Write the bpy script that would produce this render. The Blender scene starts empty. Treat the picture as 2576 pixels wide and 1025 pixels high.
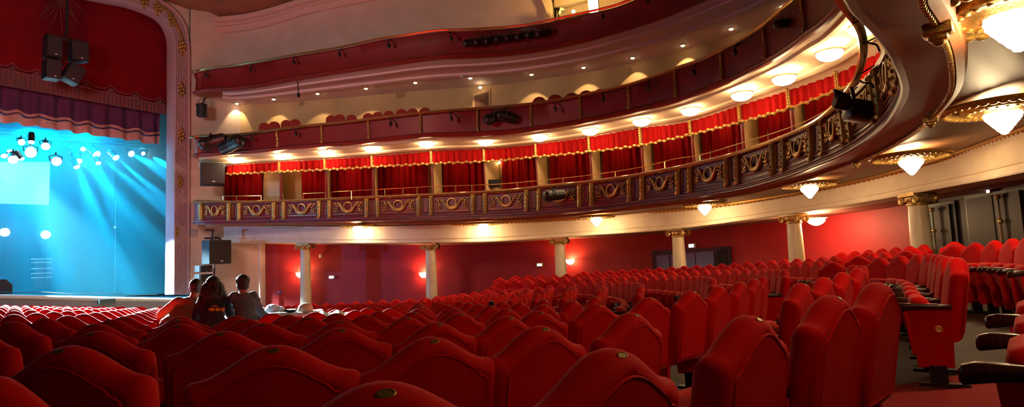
import bpy, bmesh, math, random
from mathutils import Vector, Matrix, Quaternion
from mathutils.noise import noise as pnoise
random.seed(11)
scn = bpy.context.scene
COL = scn.collection
V = Vector
PI = math.pi

# ------------------------------------------------------------------ camera
F, CX, CY = 1600.0, 1288.0, 512.5
PITCH, ROLL = math.atan(.0935), .043
EYE = V((0, 0, 1.2))
_f = V((0, math.cos(PITCH), math.sin(PITCH)))
_u0 = V((0, -math.sin(PITCH), math.cos(PITCH)))
_r0 = V((1, 0, 0))
_r = _r0 * math.cos(ROLL) - _u0 * math.sin(ROLL)
_u = _u0 * math.cos(ROLL) + _r0 * math.sin(ROLL)
cd = bpy.data.cameras.new('camera')
cam = bpy.data.objects.new('camera', cd)
COL.objects.link(cam)
cd.sensor_width = 36
cd.lens = 36 * F / 2576
cd.clip_end = 200
cd.clip_start = .05
M = Matrix((_r, _u, -_f)).transposed().to_4x4()
M.translation = EYE
cam.matrix_world = M
scn.camera = cam


def ray(x, y):
    return _f + _r * ((x - CX) / F) + _u * ((CY - y) / F)


def at(x, y, Y):
    """world point on the sight line of photo pixel (x, y) at forward distance Y"""
    d = ray(x, y)
    return EYE + d * (Y / d.y)


def px(p):
    d = p - EYE
    w = d.dot(_f)
    return CX + F * d.dot(_r) / w, CY - F * d.dot(_u) / w


def cr(tab, x):
    n = len(tab)
    i = 0
    while i < n - 2 and x > tab[i + 1][0]:
        i += 1
    x0, y0 = tab[i]
    x1, y1 = tab[i + 1]

    def m(j):
        a, b = tab[max(j - 1, 0)], tab[min(j + 1, n - 1)]
        return (b[1] - a[1]) / (b[0] - a[0])
    h = x1 - x0
    t = (x - x0) / h
    if t < 0 or t > 1:
        return y0 + (y1 - y0) * t
    a, b = m(i) * h, m(i + 1) * h
    return (2*t**3 - 3*t*t + 1) * y0 + (t**3 - 2*t*t + t) * a + (-2*t**3 + 3*t*t) * y1 + (t**3 - t*t) * b


def smooth(pts, k=8, closed=False):
    """Catmull-Rom through the points (centripetal-free, uniform)"""
    out = []
    n = len(pts)
    rng = range(n if closed else n - 1)
    for i in rng:
        if closed:
            p0, p1, p2, p3 = pts[(i-1) % n], pts[i], pts[(i+1) % n], pts[(i+2) % n]
        else:
            p0, p1, p2, p3 = pts[max(i-1, 0)], pts[i], pts[i+1], pts[min(i+2, n-1)]
        for j in range(k):
            t = j / k
            out.append(.5 * ((2*p1) + (p2-p0)*t + (2*p0-5*p1+4*p2-p3)*t*t + (3*p1-p0-3*p2+p3)*t**3))
    if not closed:
        out.append(pts[-1].copy())
    return out


def resample(pts, step):
    L = [0]
    for a, b in zip(pts, pts[1:]):
        L.append(L[-1] + (b - a).length)
    n = max(1, int(L[-1] / step + 1e-6))
    out, j = [], 0
    for i in range(n + 1):
        s = i * step
        while j < len(L) - 2 and L[j+1] < s:
            j += 1
        t = (s - L[j]) / max(1e-9, L[j+1] - L[j])
        out.append(pts[j].lerp(pts[j+1], t))
    return out

# ------------------------------------------------------------------ materials


def lin(c):
    o = []
    for v in c[:3]:
        v = v / 255
        o.append(v / 12.92 if v <= .04045 else ((v + .055) / 1.055) ** 2.4)
    return tuple(o) + (1,)


def mat(name, col, rough=.6, metal=0, col2=None, scale=6, sheen=0, bump=0, bscale=40, spec=.5, detail=4, stretch=None):
    m = bpy.data.materials.new(name)
    m.use_nodes = True
    nt = m.node_tree
    b = nt.nodes['Principled BSDF']
    b.inputs['Base Color'].default_value = lin(col)
    b.inputs['Roughness'].default_value = rough
    b.inputs['Metallic'].default_value = metal
    b.inputs['Specular IOR Level'].default_value = spec
    if sheen:
        b.inputs['Sheen Weight'].default_value = sheen
        b.inputs['Sheen Tint'].default_value = lin((255, 165, 165))
        b.inputs['Sheen Roughness'].default_value = .25
    tc = nt.nodes.new('ShaderNodeTexCoord')
    vec = tc.outputs['Object']
    if stretch:
        mp = nt.nodes.new('ShaderNodeMapping')
        mp.inputs['Scale'].default_value = stretch
        nt.links.new(vec, mp.inputs['Vector'])
        vec = mp.outputs['Vector']
    if col2:
        n = nt.nodes.new('ShaderNodeTexNoise')
        n.inputs['Scale'].default_value = scale
        n.inputs['Detail'].default_value = detail
        nt.links.new(vec, n.inputs['Vector'])
        r = nt.nodes.new('ShaderNodeValToRGB')
        r.color_ramp.elements[0].position = .35
        r.color_ramp.elements[1].position = .68
        r.color_ramp.elements[0].color = lin(col)
        r.color_ramp.elements[1].color = lin(col2)
        nt.links.new(n.outputs['Fac'], r.inputs['Fac'])
        nt.links.new(r.outputs['Color'], b.inputs['Base Color'])
    if bump:
        n2 = nt.nodes.new('ShaderNodeTexNoise')
        n2.inputs['Scale'].default_value = bscale
        nt.links.new(vec, n2.inputs['Vector'])
        bp = nt.nodes.new('ShaderNodeBump')
        bp.inputs['Strength'].default_value = bump
        bp.inputs['Distance'].default_value = .02
        nt.links.new(n2.outputs['Fac'], bp.inputs['Height'])
        nt.links.new(bp.outputs['Normal'], b.inputs['Normal'])
    return m


def emit(name, col, strength, base=(240, 230, 210)):
    m = bpy.data.materials.new(name)
    m.use_nodes = True
    b = m.node_tree.nodes['Principled BSDF']
    b.inputs['Base Color'].default_value = lin(base)
    b.inputs['Emission Color'].default_value = tuple(col) + (1,)
    b.inputs['Emission Strength'].default_value = strength
    b.inputs['Roughness'].default_value = .3
    return m


WARM = (1, .71, .38)
velvet = mat('red velvet', (204, 8, 7), .8, sheen=.11, bump=.06, bscale=220, col2=(192, 6, 6), scale=9, spec=.1)
velvet_far = velvet
drape = mat('red drape', (146, 10, 9), .85, sheen=.15, spec=.1)
house_red = mat('house curtain red', (108, 12, 24), .9, sheen=.1, col2=(96, 9, 20), scale=2, spec=.1)
purple = mat('purple drape', (70, 40, 82), .9, sheen=.2)
pinkband = mat('pink braid', (214, 150, 140), .85, col2=(196, 130, 124), scale=5)
fringe_m = mat('dull fringe', (100, 66, 66), .9, bump=.6, bscale=30, stretch=(8, 8, .3))
parapet_red = mat('red painted parapet', (108, 15, 18), .5, col2=(98, 12, 15), scale=2)
maroon = mat('maroon panel', (104, 38, 50), .45, col2=(92, 30, 42), scale=3)
cream = mat('cream plaster', (232, 210, 178), .7, col2=(220, 194, 160), scale=1.6, bump=.05)
cream_pink = mat('pale plaster', (222, 194, 184), .75, col2=(210, 182, 170), scale=1.2)
tan_ceil = mat('tan ceiling', (130, 88, 54), .5, col2=(118, 78, 46), scale=1.0, spec=.4)
brown_ceil = mat('brown ceiling', (150, 104, 76), .6, col2=(140, 96, 70), scale=1.0)
gold = mat('gilded plaster', (206, 166, 92), .4, .65, col2=(150, 116, 58), scale=26, bump=.18, bscale=50)
brass = mat('brass tube', (240, 208, 132), .2, .9)
marble = mat('veined marble', (226, 208, 176), .35, col2=(196, 168, 128), scale=2.4, detail=8, stretch=(1, 1, .45))
wallred = mat('red wall', (164, 22, 22), .6, col2=(152, 18, 19), scale=1.5)
wood_dark = mat('dark polished wood', (70, 28, 18), .22, col2=(48, 18, 12), scale=8, stretch=(1, 8, 1))
black = mat('black metal', (16, 16, 18), .45)
black_soft = mat('black cloth', (14, 14, 17), .9)
blackbox = mat('black speaker cabinet', (18, 22, 28), .55, bump=.15, bscale=120)
grille_m = mat('speaker grille', (26, 30, 36), .7, bump=.5, bscale=260)
pro_m = mat('proscenium plaster', (200, 166, 168), .45, bump=.35, bscale=16)
pro_m2 = mat('carved proscenium', (186, 152, 158), .5)
deck_m = mat('grey deck', (90, 70, 60), .8)
stage_m = mat('stage floor', (120, 130, 140), .5)
cyc_m = mat('dark blue backcloth', (26, 44, 62), .9)
screen_m = mat('white screen', (235, 238, 240), .8)
navy_door = mat('navy door', (104, 110, 156), .4, col2=(92, 98, 142), scale=2)
brown_door = mat('dark wood door', (40, 24, 18), .5, spec=.25, col2=(30, 17, 13), scale=3, stretch=(1, 1, .2))
black_frame = mat('dark door frame', (22, 18, 22), .4)
white_plastic = mat('white plastic', (230, 230, 224), .5)
grey_plate = mat('grey box', (168, 164, 178), .5)
carpet = mat('red aisle carpet', (140, 18, 16), .95, bump=.3, bscale=200)
skin_m = mat('skin', (150, 100, 78), .55)
hair_m = mat('dark hair', (16, 12, 12), .5, bump=.4, bscale=80)
jacket_m = mat('olive brown jacket', (112, 88, 56), .85, bump=.2, bscale=18)
black_cloth = mat('black sweatshirt', (20, 20, 26), .9, bump=.15, bscale=18)
teal_cloth = mat('grey teal shirt', (70, 94, 104), .85, bump=.2, bscale=18)
jeans_m = mat('dark trousers', (34, 38, 48), .9)
print_m = mat('yellow print', (226, 170, 70), .7)
white_cloth = mat('white cloth', (232, 236, 238), .85, bump=.2, bscale=10)
cream_cloth = mat('cream cloth', (214, 216, 190), .85)
bowl_m = emit('lit glass bowl', WARM, 78)
dome_m = emit('lit glass dome', WARM, 46)
down_m = emit('lit downlight', (1, .78, .42), 22)
sconce_m = emit('lit sconce', (1, .55, .22), 42)
exit_m = emit('lit sign', (.85, 1, .62), 2.2)
exit_white = emit('lit white sign', (1, .97, .86), 5)
spot_lens = emit('lit cyan lens', (.55, .92, 1), 60)
floor_lens = emit('lit white lens', (.8, .97, 1), 40)
flood_m = emit('lit flood', (1, .70, .30), 60)


plate_m = mat('aged brass plate', (150, 116, 52), .45, .7, col2=(110, 80, 34), scale=60)
ivory = mat('ivory disc', (240, 190, 110), .4, .2)


def wood_floor():
    m = bpy.data.materials.new('parquet')
    m.use_nodes = True
    nt = m.node_tree
    b = nt.nodes['Principled BSDF']
    b.inputs['Roughness'].default_value = .65
    b.inputs['Specular IOR Level'].default_value = .2
    tc = nt.nodes.new('ShaderNodeTexCoord')
    mp = nt.nodes.new('ShaderNodeMapping')
    mp.inputs['Rotation'].default_value = (0, 0, .7)
    br = nt.nodes.new('ShaderNodeTexBrick')
    br.inputs['Scale'].default_value = 2.2
    br.inputs['Brick Width'].default_value = .9
    br.inputs['Row Height'].default_value = .2
    br.inputs['Mortar Size'].default_value = .006
    br.inputs['Color1'].default_value = lin((82, 50, 28))
    br.inputs['Color2'].default_value = lin((64, 38, 20))
    br.inputs['Mortar'].default_value = lin((50, 32, 20))
    n = nt.nodes.new('ShaderNodeTexNoise')
    n.inputs['Scale'].default_value = 5
    mx = nt.nodes.new('ShaderNodeMixRGB')
    mx.blend_type = 'MULTIPLY'
    mx.inputs['Fac'].default_value = .5
    nt.links.new(tc.outputs['Object'], mp.inputs['Vector'])
    nt.links.new(mp.outputs['Vector'], br.inputs['Vector'])
    nt.links.new(mp.outputs['Vector'], n.inputs['Vector'])
    nt.links.new(br.outputs['Color'], mx.inputs['Color1'])
    nt.links.new(n.outputs['Color'], mx.inputs['Color2'])
    nt.links.new(mx.outputs['Color'], b.inputs['Base Color'])
    return m


parquet = wood_floor()

# ------------------------------------------------------------------ mesh builder


class MB:
    def __init__(s):
        s.v, s.f = [], []

    def add(s, vs, fs):
        o = len(s.v)
        s.v += [V(p) for p in vs]
        s.f += [tuple(i + o for i in f) for f in fs]
        return s

    def box(s, c, d, R=None):
        c = V(c)
        R = R or Matrix.Identity(3)
        vs = [c + R @ V((a*d[0]/2, b*d[1]/2, e*d[2]/2)) for a in (-1, 1) for b in (-1, 1) for e in (-1, 1)]
        return s.add(vs, [(0, 1, 3, 2), (4, 6, 7, 5), (0, 4, 5, 1), (2, 3, 7, 6), (0, 2, 6, 4), (1, 5, 7, 3)])

    def rbox(s, c, d, r=.02, R=None, n=3):
        """box with rounded vertical edges and softened rims"""
        c = V(c)
        R = R or Matrix.Identity(3)
        rows = []
        for z, ins in ((-d[2]/2, r*.6), (-d[2]/2 + r*.6, 0), (d[2]/2 - r*.6, 0), (d[2]/2, r*.6)):
            w, h = d[0]/2 - ins, d[1]/2 - ins
            ring = []
            for (sx, sy, a0) in ((1, 1, 0), (-1, 1, PI/2), (-1, -1, PI), (1, -1, 1.5*PI)):
                for i in range(n + 1):
                    a = a0 + PI/2 * i / n
                    ring.append(c + R @ V((sx*(w - r) + r*math.cos(a), sy*(h - r) + r*math.sin(a), z)))
            rows.append(ring)
        s.loft(rows, cu=True)
        o = len(s.v)
        k = len(rows[0])
        s.f.append(tuple(range(o - k, o)))
        s.f.append(tuple(reversed(range(o - 4*k, o - 3*k))))
        return s

    def loft(s, rows, cu=False, cv=False):
        n, m = len(rows), len(rows[0])
        vs = [p for r in rows for p in r]
        fs = []
        for i in range(n if cv else n - 1):
            for j in range(m if cu else m - 1):
                a, b = i * m + j, i * m + (j + 1) % m
                c, d = ((i + 1) % n) * m + (j + 1) % m, ((i + 1) % n) * m + j
                fs.append((a, b, c, d))
        return s.add(vs, fs)

    def tube(s, pts, r, n=6, closed=False, caps=True):
        pts = [V(p) for p in pts]
        N = len(pts)
        rs = r if isinstance(r, (list, tuple)) else [r] * N
        rows = []
        up = None
        for i in range(N):
            if closed:
                t = (pts[(i+1) % N] - pts[i-1]).normalized()
            else:
                t = (pts[min(i+1, N-1)] - pts[max(i-1, 0)]).normalized()
            if up is None:
                up = V((0, 0, 1)) if abs(t.z) < .9 else V((1, 0, 0))
            up = (up - t * up.dot(t))
            if up.length < 1e-6:
                up = V((1, 0, 0)) - t * t.x
            up.normalize()
            sd = t.cross(up)
            rows.append([pts[i] + (up * math.cos(2*PI*j/n) + sd * math.sin(2*PI*j/n)) * rs[i] for j in range(n)])
        o = len(s.v)
        s.loft(rows, cu=True, cv=closed)
        if caps and not closed:
            s.f.append(tuple(reversed(range(o, o + n))))
            s.f.append(tuple(range(o + (N-1)*n, o + N*n)))
        return s

    def cyl(s, a, b, r0, r1=None, n=12):
        return s.tube([a, b], [r0, r0 if r1 is None else r1], n)

    def lathe(s, prof, o, n=24, R=None, caps=True):
        o = V(o)
        R = R or Matrix.Identity(3)
        rows = [[o + R @ V((r*math.cos(2*PI*j/n), r*math.sin(2*PI*j/n), z)) for j in range(n)] for r, z in prof]
        b = len(s.v)
        s.loft(rows, cu=True)
        if caps:
            if prof[0][0] > 1e-5:
                s.f.append(tuple(reversed(range(b, b + n))))
            if prof[-1][0] > 1e-5:
                e = len(s.v)
                s.f.append(tuple(range(e - n, e)))
        return s

    def ell(s, c, rad, n=12, m=7, R=None):
        prof = [(math.sin(PI*i/m) if 0 < i < m else 1e-4, -math.cos(PI*i/m)) for i in range(m + 1)]
        R = R or Matrix.Identity(3)
        c = V(c)
        rows = [[c + R @ V((r*math.cos(2*PI*j/n)*rad[0], r*math.sin(2*PI*j/n)*rad[1], z*rad[2])) for j in range(n)] for r, z in prof]
        return s.loft(rows, cu=True)

    def prism(s, poly, vec):
        n = len(poly)
        vec = V(vec)
        poly = [V(p) for p in poly]
        vs = poly + [p + vec for p in poly]
        fs = [tuple(range(n)), tuple(reversed(range(n, 2*n)))] + [(i, (i+1) % n, n + (i+1) % n, n + i) for i in range(n)]
        return s.add(vs, fs)

    def build(s, name, m, parent=None, sharp=40, flat=False):
        me = bpy.data.meshes.new(name)
        off = parent.location if parent is not None else V((0, 0, 0))
        if parent is not None and parent.parent is not None:
            off = off + parent.parent.location
        me.from_pydata([p - off for p in s.v], [], s.f)
        bm = bmesh.new()
        bm.from_mesh(me)
        bmesh.ops.recalc_face_normals(bm, faces=bm.faces)
        bm.to_mesh(me)
        bm.free()
        if not flat:
            for p in me.polygons:
                p.use_smooth = True
            me.set_sharp_from_angle(angle=math.radians(sharp))
        me.materials.append(m)
        o = bpy.data.objects.new(name, me)
        COL.objects.link(o)
        if parent is not None:
            o.parent = parent
        return o


def tag(o, label=None, cat=None, group=None, kind=None):
    if label:
        o['label'] = label
    if cat:
        o['category'] = cat
    if group:
        o['group'] = group
    if kind:
        o['kind'] = kind
    return o


def thing(name, label, cat, loc=(0, 0, 0), group=None):
    o = bpy.data.objects.new(name, None)
    o.empty_display_size = .1
    COL.objects.link(o)
    o.location = loc
    return tag(o, label, cat, group)


def struct(mb, name, m, label, parent=None, sharp=40):
    o = mb.build(name, m, parent, sharp)
    return tag(o, label, None, None, 'structure')


def copy_tree(o, parent=None):
    c = o.copy()
    COL.objects.link(c)
    if parent is not None:
        c.parent = parent
    for ch in list(o.children):
        copy_tree(ch, c)
    return c


ORD = 'first second third fourth fifth sixth seventh eighth ninth tenth eleventh twelfth thirteenth fourteenth fifteenth sixteenth seventeenth eighteenth nineteenth twentieth'.split()
ORD += ['twenty-' + w for w in ORD[:9]] + ['thirtieth'] + ['thirty-' + w for w in ORD[:9]]

# ------------------------------------------------------------------ seating plan
# the raked floor is a set of curved steps round the stage; k is the row number (0 = the row just ahead)
HP = [(-600, 676), (-300, 683), (0, 687), (650, 690), (1085, 686), (1410, 676), (1708, 658), (2000, 636), (2300, 606), (2576, 572), (2900, 520), (3300, 440)]


def center(k):
    if k < 3:
        return (-8.4, 12.7), 14.2 - 1.13 * k
    R = 10.81 + .35 * (k - 3)
    d = 1.03 + 1.13 * k + R
    return (-.552 * d, .834 * d), R


def kof(p):
    lo, hi = -8., 26.
    for _ in range(36):
        m = (lo + hi) / 2
        c, R = center(m)
        if math.hypot(p[0] - c[0], p[1] - c[1]) < R:
            lo = m
        else:
            hi = m
    return lo


def seat_top(k):
    return -(.2 + .05 * k)


def plan_to_world(p, z):
    th = math.atan2(p[0], p[1])
    r = math.hypot(p[0], p[1])
    x = CX + F * th
    return at(x, cr(HP, x) - z * F / r, r)


def floor_at(p):
    w = plan_to_world(p, seat_top(kof(p)))
    w.z -= 1.0
    return w


def from_px(x, r):
    th = (x - CX) / F
    return (math.sin(th) * r, math.cos(th) * r)


COLY = [(300, 30), (515, 28.6), (665, 28), (768, 27.5), (1083, 25.9), (1408, 25.5), (1705, 22.8), (1997, 19.3), (2308, 15.2), (2460, 12.7), (2576, 11.0), (2900, 7.2), (3200, 5.5)]


def bound(x):
    return cr(COLY, x) - 1.6


# the stage plane: along, origin, towards the house
PD = V((.571, .821, 0)).normalized()
P0 = at(477, 600, 27.6)
PN = V((PD.y, -PD.x, 0))

# floor
rows = []
rr = [.15, .5, .9, 1.3, 1.8, 2.3, 2.9, 3.5, 4.2, 5, 6, 7, 8, 9, 10, 11.5, 13, 14.5, 16, 17.5, 19, 20.5, 22, 24, 26, 28, 30.5]
for r in rr:
    row = []
    for i in range(61):
        th = -1.05 + 2.15 * i / 60
        row.append(floor_at((math.sin(th) * r, math.cos(th) * r)))
    rows.append(row)
b = MB()
b.loft(rows)
struct(b, 'floor', parquet, 'brown parquet floor sloping gently under all the rows of seats')

# ------------------------------------------------------------------ theatre seat
SW = .592


def seat_outline(inset=0.0, n=22):
    """closed outline (x, z) of the back: straight sides, rounded shoulders, bell-shaped crest"""
    hw0 = SW/2 - .006
    hw = hw0 - inset
    zb = .34 + inset
    pts = [(-hw, zb), (hw, zb)]
    top = []

    def crest(x):
        t = abs(x) / (hw0 * .92)
        bell = .5 * (1 + math.cos(PI * min(1, t)))
        return .893 + .107 * bell - inset
    rs = .034
    for i in range(5):
        a = PI/2 * i / 4
        top.append((hw - rs + rs*math.cos(a), crest(hw) - rs + rs*math.sin(a)))
    for i in range(1, n):
        x = (hw - rs) * (1 - 2*i/n)
        top.append((x, crest(x)))
    for i in range(5):
        a = PI/2 + PI/2 * i / 4
        top.append((-hw + rs + rs*math.cos(a), crest(hw) - rs + rs*math.sin(a)))
    return pts + top


def back_y(z):
    return -.10 - (z - .34) * .17


def lay(ol, y):
    return [V((x, back_y(z) + y, z)) for x, z in ol]


def seat_parts():
    b = MB()
    L = [(seat_outline(.07), .075), (seat_outline(.03), .07), (seat_outline(.008), .052), (seat_outline(0), .03), (seat_outline(.001), .005), (seat_outline(.007), -.018), (seat_outline(.02), -.038), (seat_outline(.038), -.052), (seat_outline(.056), -.057), (seat_outline(.062), -.05)]
    b.loft([lay(o, y) for o, y in L], cu=True)
    m = len(L[0][0])
    n = len(b.v)
    b.f.append(tuple(range(n - m, n)))
    b.f.append(tuple(reversed(range(0, m))))
    # dimple where the number plate sits
    bk = b
    p = MB()
    p.loft([lay(o, y) for o, y in ((seat_outline(.056), -.040), (seat_outline(.060), -.060), (seat_outline(.064), -.064), (seat_outline(.070), -.060), (seat_outline(.078), -.060))], cu=True)
    n = len(p.v)
    p.f.append(tuple(range(n - m, n)))
    p.f.append(tuple(reversed(range(0, m))))
    q = MB()
    yb = back_y(1.0)
    R = Matrix.Rotation(.75, 3, 'X')
    q.lathe([(.019, -.010), (.019, .0015), (.015, .003), (.014, .0015)], (0, 0, 0), 20)
    q.v = [R @ V((v.x, v.y*.55, v.z)) + V((0, yb - .026, .9855)) for v in q.v]
    s = MB()
    rows = []
    for t, hw, th in ((0, .20, .02), (.03, .235, .05), (.10, .245, .075), (.22, .245, .085), (.34, .245, .08), (.41, .235, .055), (.43, .20, .02)):
        z = .36 + t * .78
        y = .04 + t * .17
        ring = []
        for i in range(20):
            a = 2*PI*i/20
            ca, sa = math.cos(a), math.sin(a)
            x = hw * (abs(ca) ** .35) * (1 if ca > 0 else -1)
            ring.append(V((x, y + th * (abs(sa) ** .7) * (1 if sa > 0 else -1), z)))
        rows.append(ring)
    s.loft(rows, cu=True)
    n = len(s.v)
    s.f += [tuple(range(n-20, n)), tuple(reversed(range(20)))]

    for t in (bk, p, q, s):
        t.v = [v + V((0, .21, 0)) for v in t.v]

    def side(sx):
        x = sx * SW/2
        d = MB()
        out = [(-.08, .15), (.16, .15), (.20, .60), (-.10, .60)]
        d.prism([V((x - .024, y, z)) for y, z in out], (.048, 0, 0))
        a = MB()
        rows = []
        for y, w, z0, z1 in ((-.10, .03, .60, .635), (-.09, .034, .597, .64), (.0, .034, .597, .645), (.17, .034, .595, .65), (.25, .034, .582, .652), (.29, .028, .575, .642), (.302, .014, .585, .625)):
            rows.append([V((x - w, y, z0 + .006)), V((x - w + .006, y, z0)), V((x + w - .006, y, z0)), V((x + w, y, z0 + .006)), V((x + w, y, z1 - .008)), V((x + w - .008, y, z1)), V((x - w + .008, y, z1)), V((x - w, y, z1 - .008))])
        a.loft(rows, cu=True)
        n = len(a.v)
        a.f += [tuple(range(n-8, n)), tuple(reversed(range(8)))]
        f = MB()
        f.box((x, .03, .09), (.05, .12, .15))
        f.box((x, .0, .014), (.07, .34, .028))
        for t in (d, a, f):
            t.v = [v + V((0, .21, 0)) for v in t.v]
        return d, a, f
    return bk, p, q, s, side


def make_seat(kind):
    """kind: plain (left arm), end_right / end_left (closing arm and number disc)"""
    root = thing('theatre_chair', 'x', 'seat')
    bk, p, q, s, side = seat_parts()
    bk.build('backrest', velvet, root, 60)
    p.build('back_panel', velvet, root, 50)
    q.build('number_plate', plate_m, root)
    s.build('seat', velvet, root, 60)
    sides = {'plain': (-1,), 'end_right': (-1, 1), 'end_left': (-1,)}[kind]
    for sx in sides:
        d, a, f = side(sx)
        d.build('side_panel', velvet, root)
        a.build('armrest', wood_dark, root, 50)
        f.build('foot', black, root)
    if kind != 'plain':
        sx = 1 if kind == 'end_right' else -1
        d = MB()
        R = Matrix.Rotation(PI/2 * sx, 3, 'Y')
        d.lathe([(.026, .0), (.026, .006), (.022, .01), (.016, .006)], (sx * (SW/2 + .022), .21, .45), 20, R)
        d.build('number_disc', ivory, root)
    return root


PROTO = {k: make_seat(k) for k in ('plain', 'end_right', 'end_left')}
USED = set()
far_mesh = None


def far_seat_mesh():
    b = MB()
    bk, p, q, s, side = seat_parts()
    for t in (bk, s) + tuple(side(-1)):
        b.add(t.v, t.f)
    o = b.build('far_seat_source', velvet)
    me = o.data
    bpy.data.objects.remove(o)
    return me


FAR = far_seat_mesh()
COUNT = {}
placed = []   # (distance, plan pos, yaw, kind, label info)


def seat_yaw(p, right):
    e = .05
    q = (p[0] + right[0]*e, p[1] + right[1]*e)
    k = kof(p)
    a, c = plan_to_world(p, seat_top(k)), plan_to_world(q, seat_top(k))
    return math.atan2(c.y - a.y, c.x - a.x)


def want(p, kind, info, right):
    r = math.hypot(*p)
    x = CX + F * math.atan2(p[0], p[1])
    if not (-170 < x < (2760 if info[1] != 4 else 2950)):
        return
    if r > bound(x):
        return
    w = plan_to_world(p, seat_top(kof(p)))
    if (w - P0).dot(PN) < 1.7:          # keep clear of the stage front
        return
    for q in placed:
        if (q[5] - w).length < .5:
            return
    n_ = COUNT.get(info[:2], 0)
    COUNT[info[:2]] = n_ + 1
    placed.append((r, p, seat_yaw(p, right), kind, (info[0], info[1], n_), w))


def ring_px(k, x):
    c, R = center(k)
    th = (x - CX) / F
    d = (math.sin(th), math.cos(th))
    bb = d[0]*c[0] + d[1]*c[1]
    q = bb*bb - (c[0]**2 + c[1]**2 - R*R)
    if q < 0:
        return None
    t = bb - math.sqrt(q)
    return (d[0]*t, d[1]*t)


def ring_right(k, p):
    c, R = center(k)
    f = ((c[0] - p[0]) / R, (c[1] - p[1]) / R)
    return (f[1], -f[0])


PITCH_S = .6
# the row just ahead, seat by seat
row0 = [(2212, 3.33), (2095, 2.80), (1889, 2.21), (1540, 1.56), (960, 1.17), (345, 1.12), (-70, 1.28)]
for i, (x, r) in enumerate(row0):
    p = from_px(x, r)
    a = from_px(*row0[max(i-1, 0)])
    c = from_px(*row0[min(i+1, len(row0)-1)])
    d = V((a[0]-c[0], a[1]-c[1])).normalized()
    want(p, 'end_right' if i == 0 else 'plain', (0, 1, i), (d.x, d.y))
# the block left of the near aisle
NEAR = {1: [1590, 1361, 1085, 690, 165, -330], 2: [1278, 1100, 858, 559, 238, -80]}
for k in range(1, 18):
    c, R = center(k)
    if k in NEAR:
        for i, x in enumerate(NEAR[k]):
            p = ring_px(k, x)
            want(p, 'end_right' if i == 0 else 'plain', (k, 1, i), ring_right(k, p))
        continue
    a = math.radians(-45.5)
    for i in range(40):
        al = a - i * PITCH_S / R
        p = (c[0] + R*math.cos(al), c[1] + R*math.sin(al))
        x = CX + F*math.atan2(p[0], p[1])
        if x < -170:
            break
        if 380 < x < 660 and 7.6 < math.hypot(*p) < 11.6:
            continue
        if 660 <= x < 800 and 9.0 < math.hypot(*p) < 11.6:
            continue
        want(p, 'end_right' if i == 0 else 'plain', (k, 1, i), ring_right(k, p))


def poly_row(k, pts, block, info_k=None):
    pts = smooth([V((a, b_, 0)) for a, b_ in pts], 10)
    rs = resample(pts, PITCH_S)
    for i, q in enumerate(rs):
        d = (rs[min(i+1, len(rs)-1)] - rs[max(i-1, 0)]).normalized()
        want((q.x, q.y), 'end_left' if i == 0 else 'plain', (k, block, i), (d.x, d.y))


# the block past the near aisle
poly_row(0, [(3.40, 4.02), (3.86, 4.75), (4.4, 5.55), (4.85, 6.4), (5.05, 7.2), (5.1, 8), (5.0, 8.9), (4.7, 9.8)], 2)
poly_row(1, [(2.12, 4.32), (2.8, 5.0), (3.36, 5.56), (3.75, 6.1), (3.98, 6.7)], 2)
poly_row(2, [(.2, 4.75), (.63, 5.05), (1.52, 5.65), (1.9, 6.0), (2.33, 6.45), (2.7, 6.9), (3.1, 7.5), (3.45, 8.15)], 2)
poly_row(-1, [(5.0, 4.3), (5.5, 5.1), (6.0, 6.1), (6.3, 7.2), (6.35, 8.2), (6.2, 9.4), (5.9, 10.6)], 2)
poly_row(-2, [(6.6, 5.0), (7.2, 6.3), (7.5, 7.6), (7.55, 9), (7.4, 10.4), (7.1, 11.6)], 2)
for k in range(3, 16):
    c, R = center(k)
    a = math.radians(-42.5)
    n = int(math.radians(17) * R / PITCH_S)
    for i in range(n):
        al = a + i * PITCH_S / R
        p = (c[0] + R*math.cos(al), c[1] + R*math.sin(al))
        want(p, 'plain', (k, 2, i), ring_right(k, p))
# the block past the far aisle
for k in range(-2, 14):
    c, R = center(k)
    a = math.radians(-16 if k > 0 else -10)
    for i in range(34):
        al = a + i * PITCH_S / R
        p = (c[0] + R*math.cos(al), c[1] + R*math.sin(al))
        want(p, 'plain', (k, 3, i), ring_right(k, p))
# seats beside the photographer, across the aisle
for i, p in enumerate([(1.80, 1.20), (2.24, 1.60), (2.68, 2.02)]):
    want(p, 'end_left' if i == 0 else 'plain', (-1, 4, i), (.72, .69))

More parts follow.
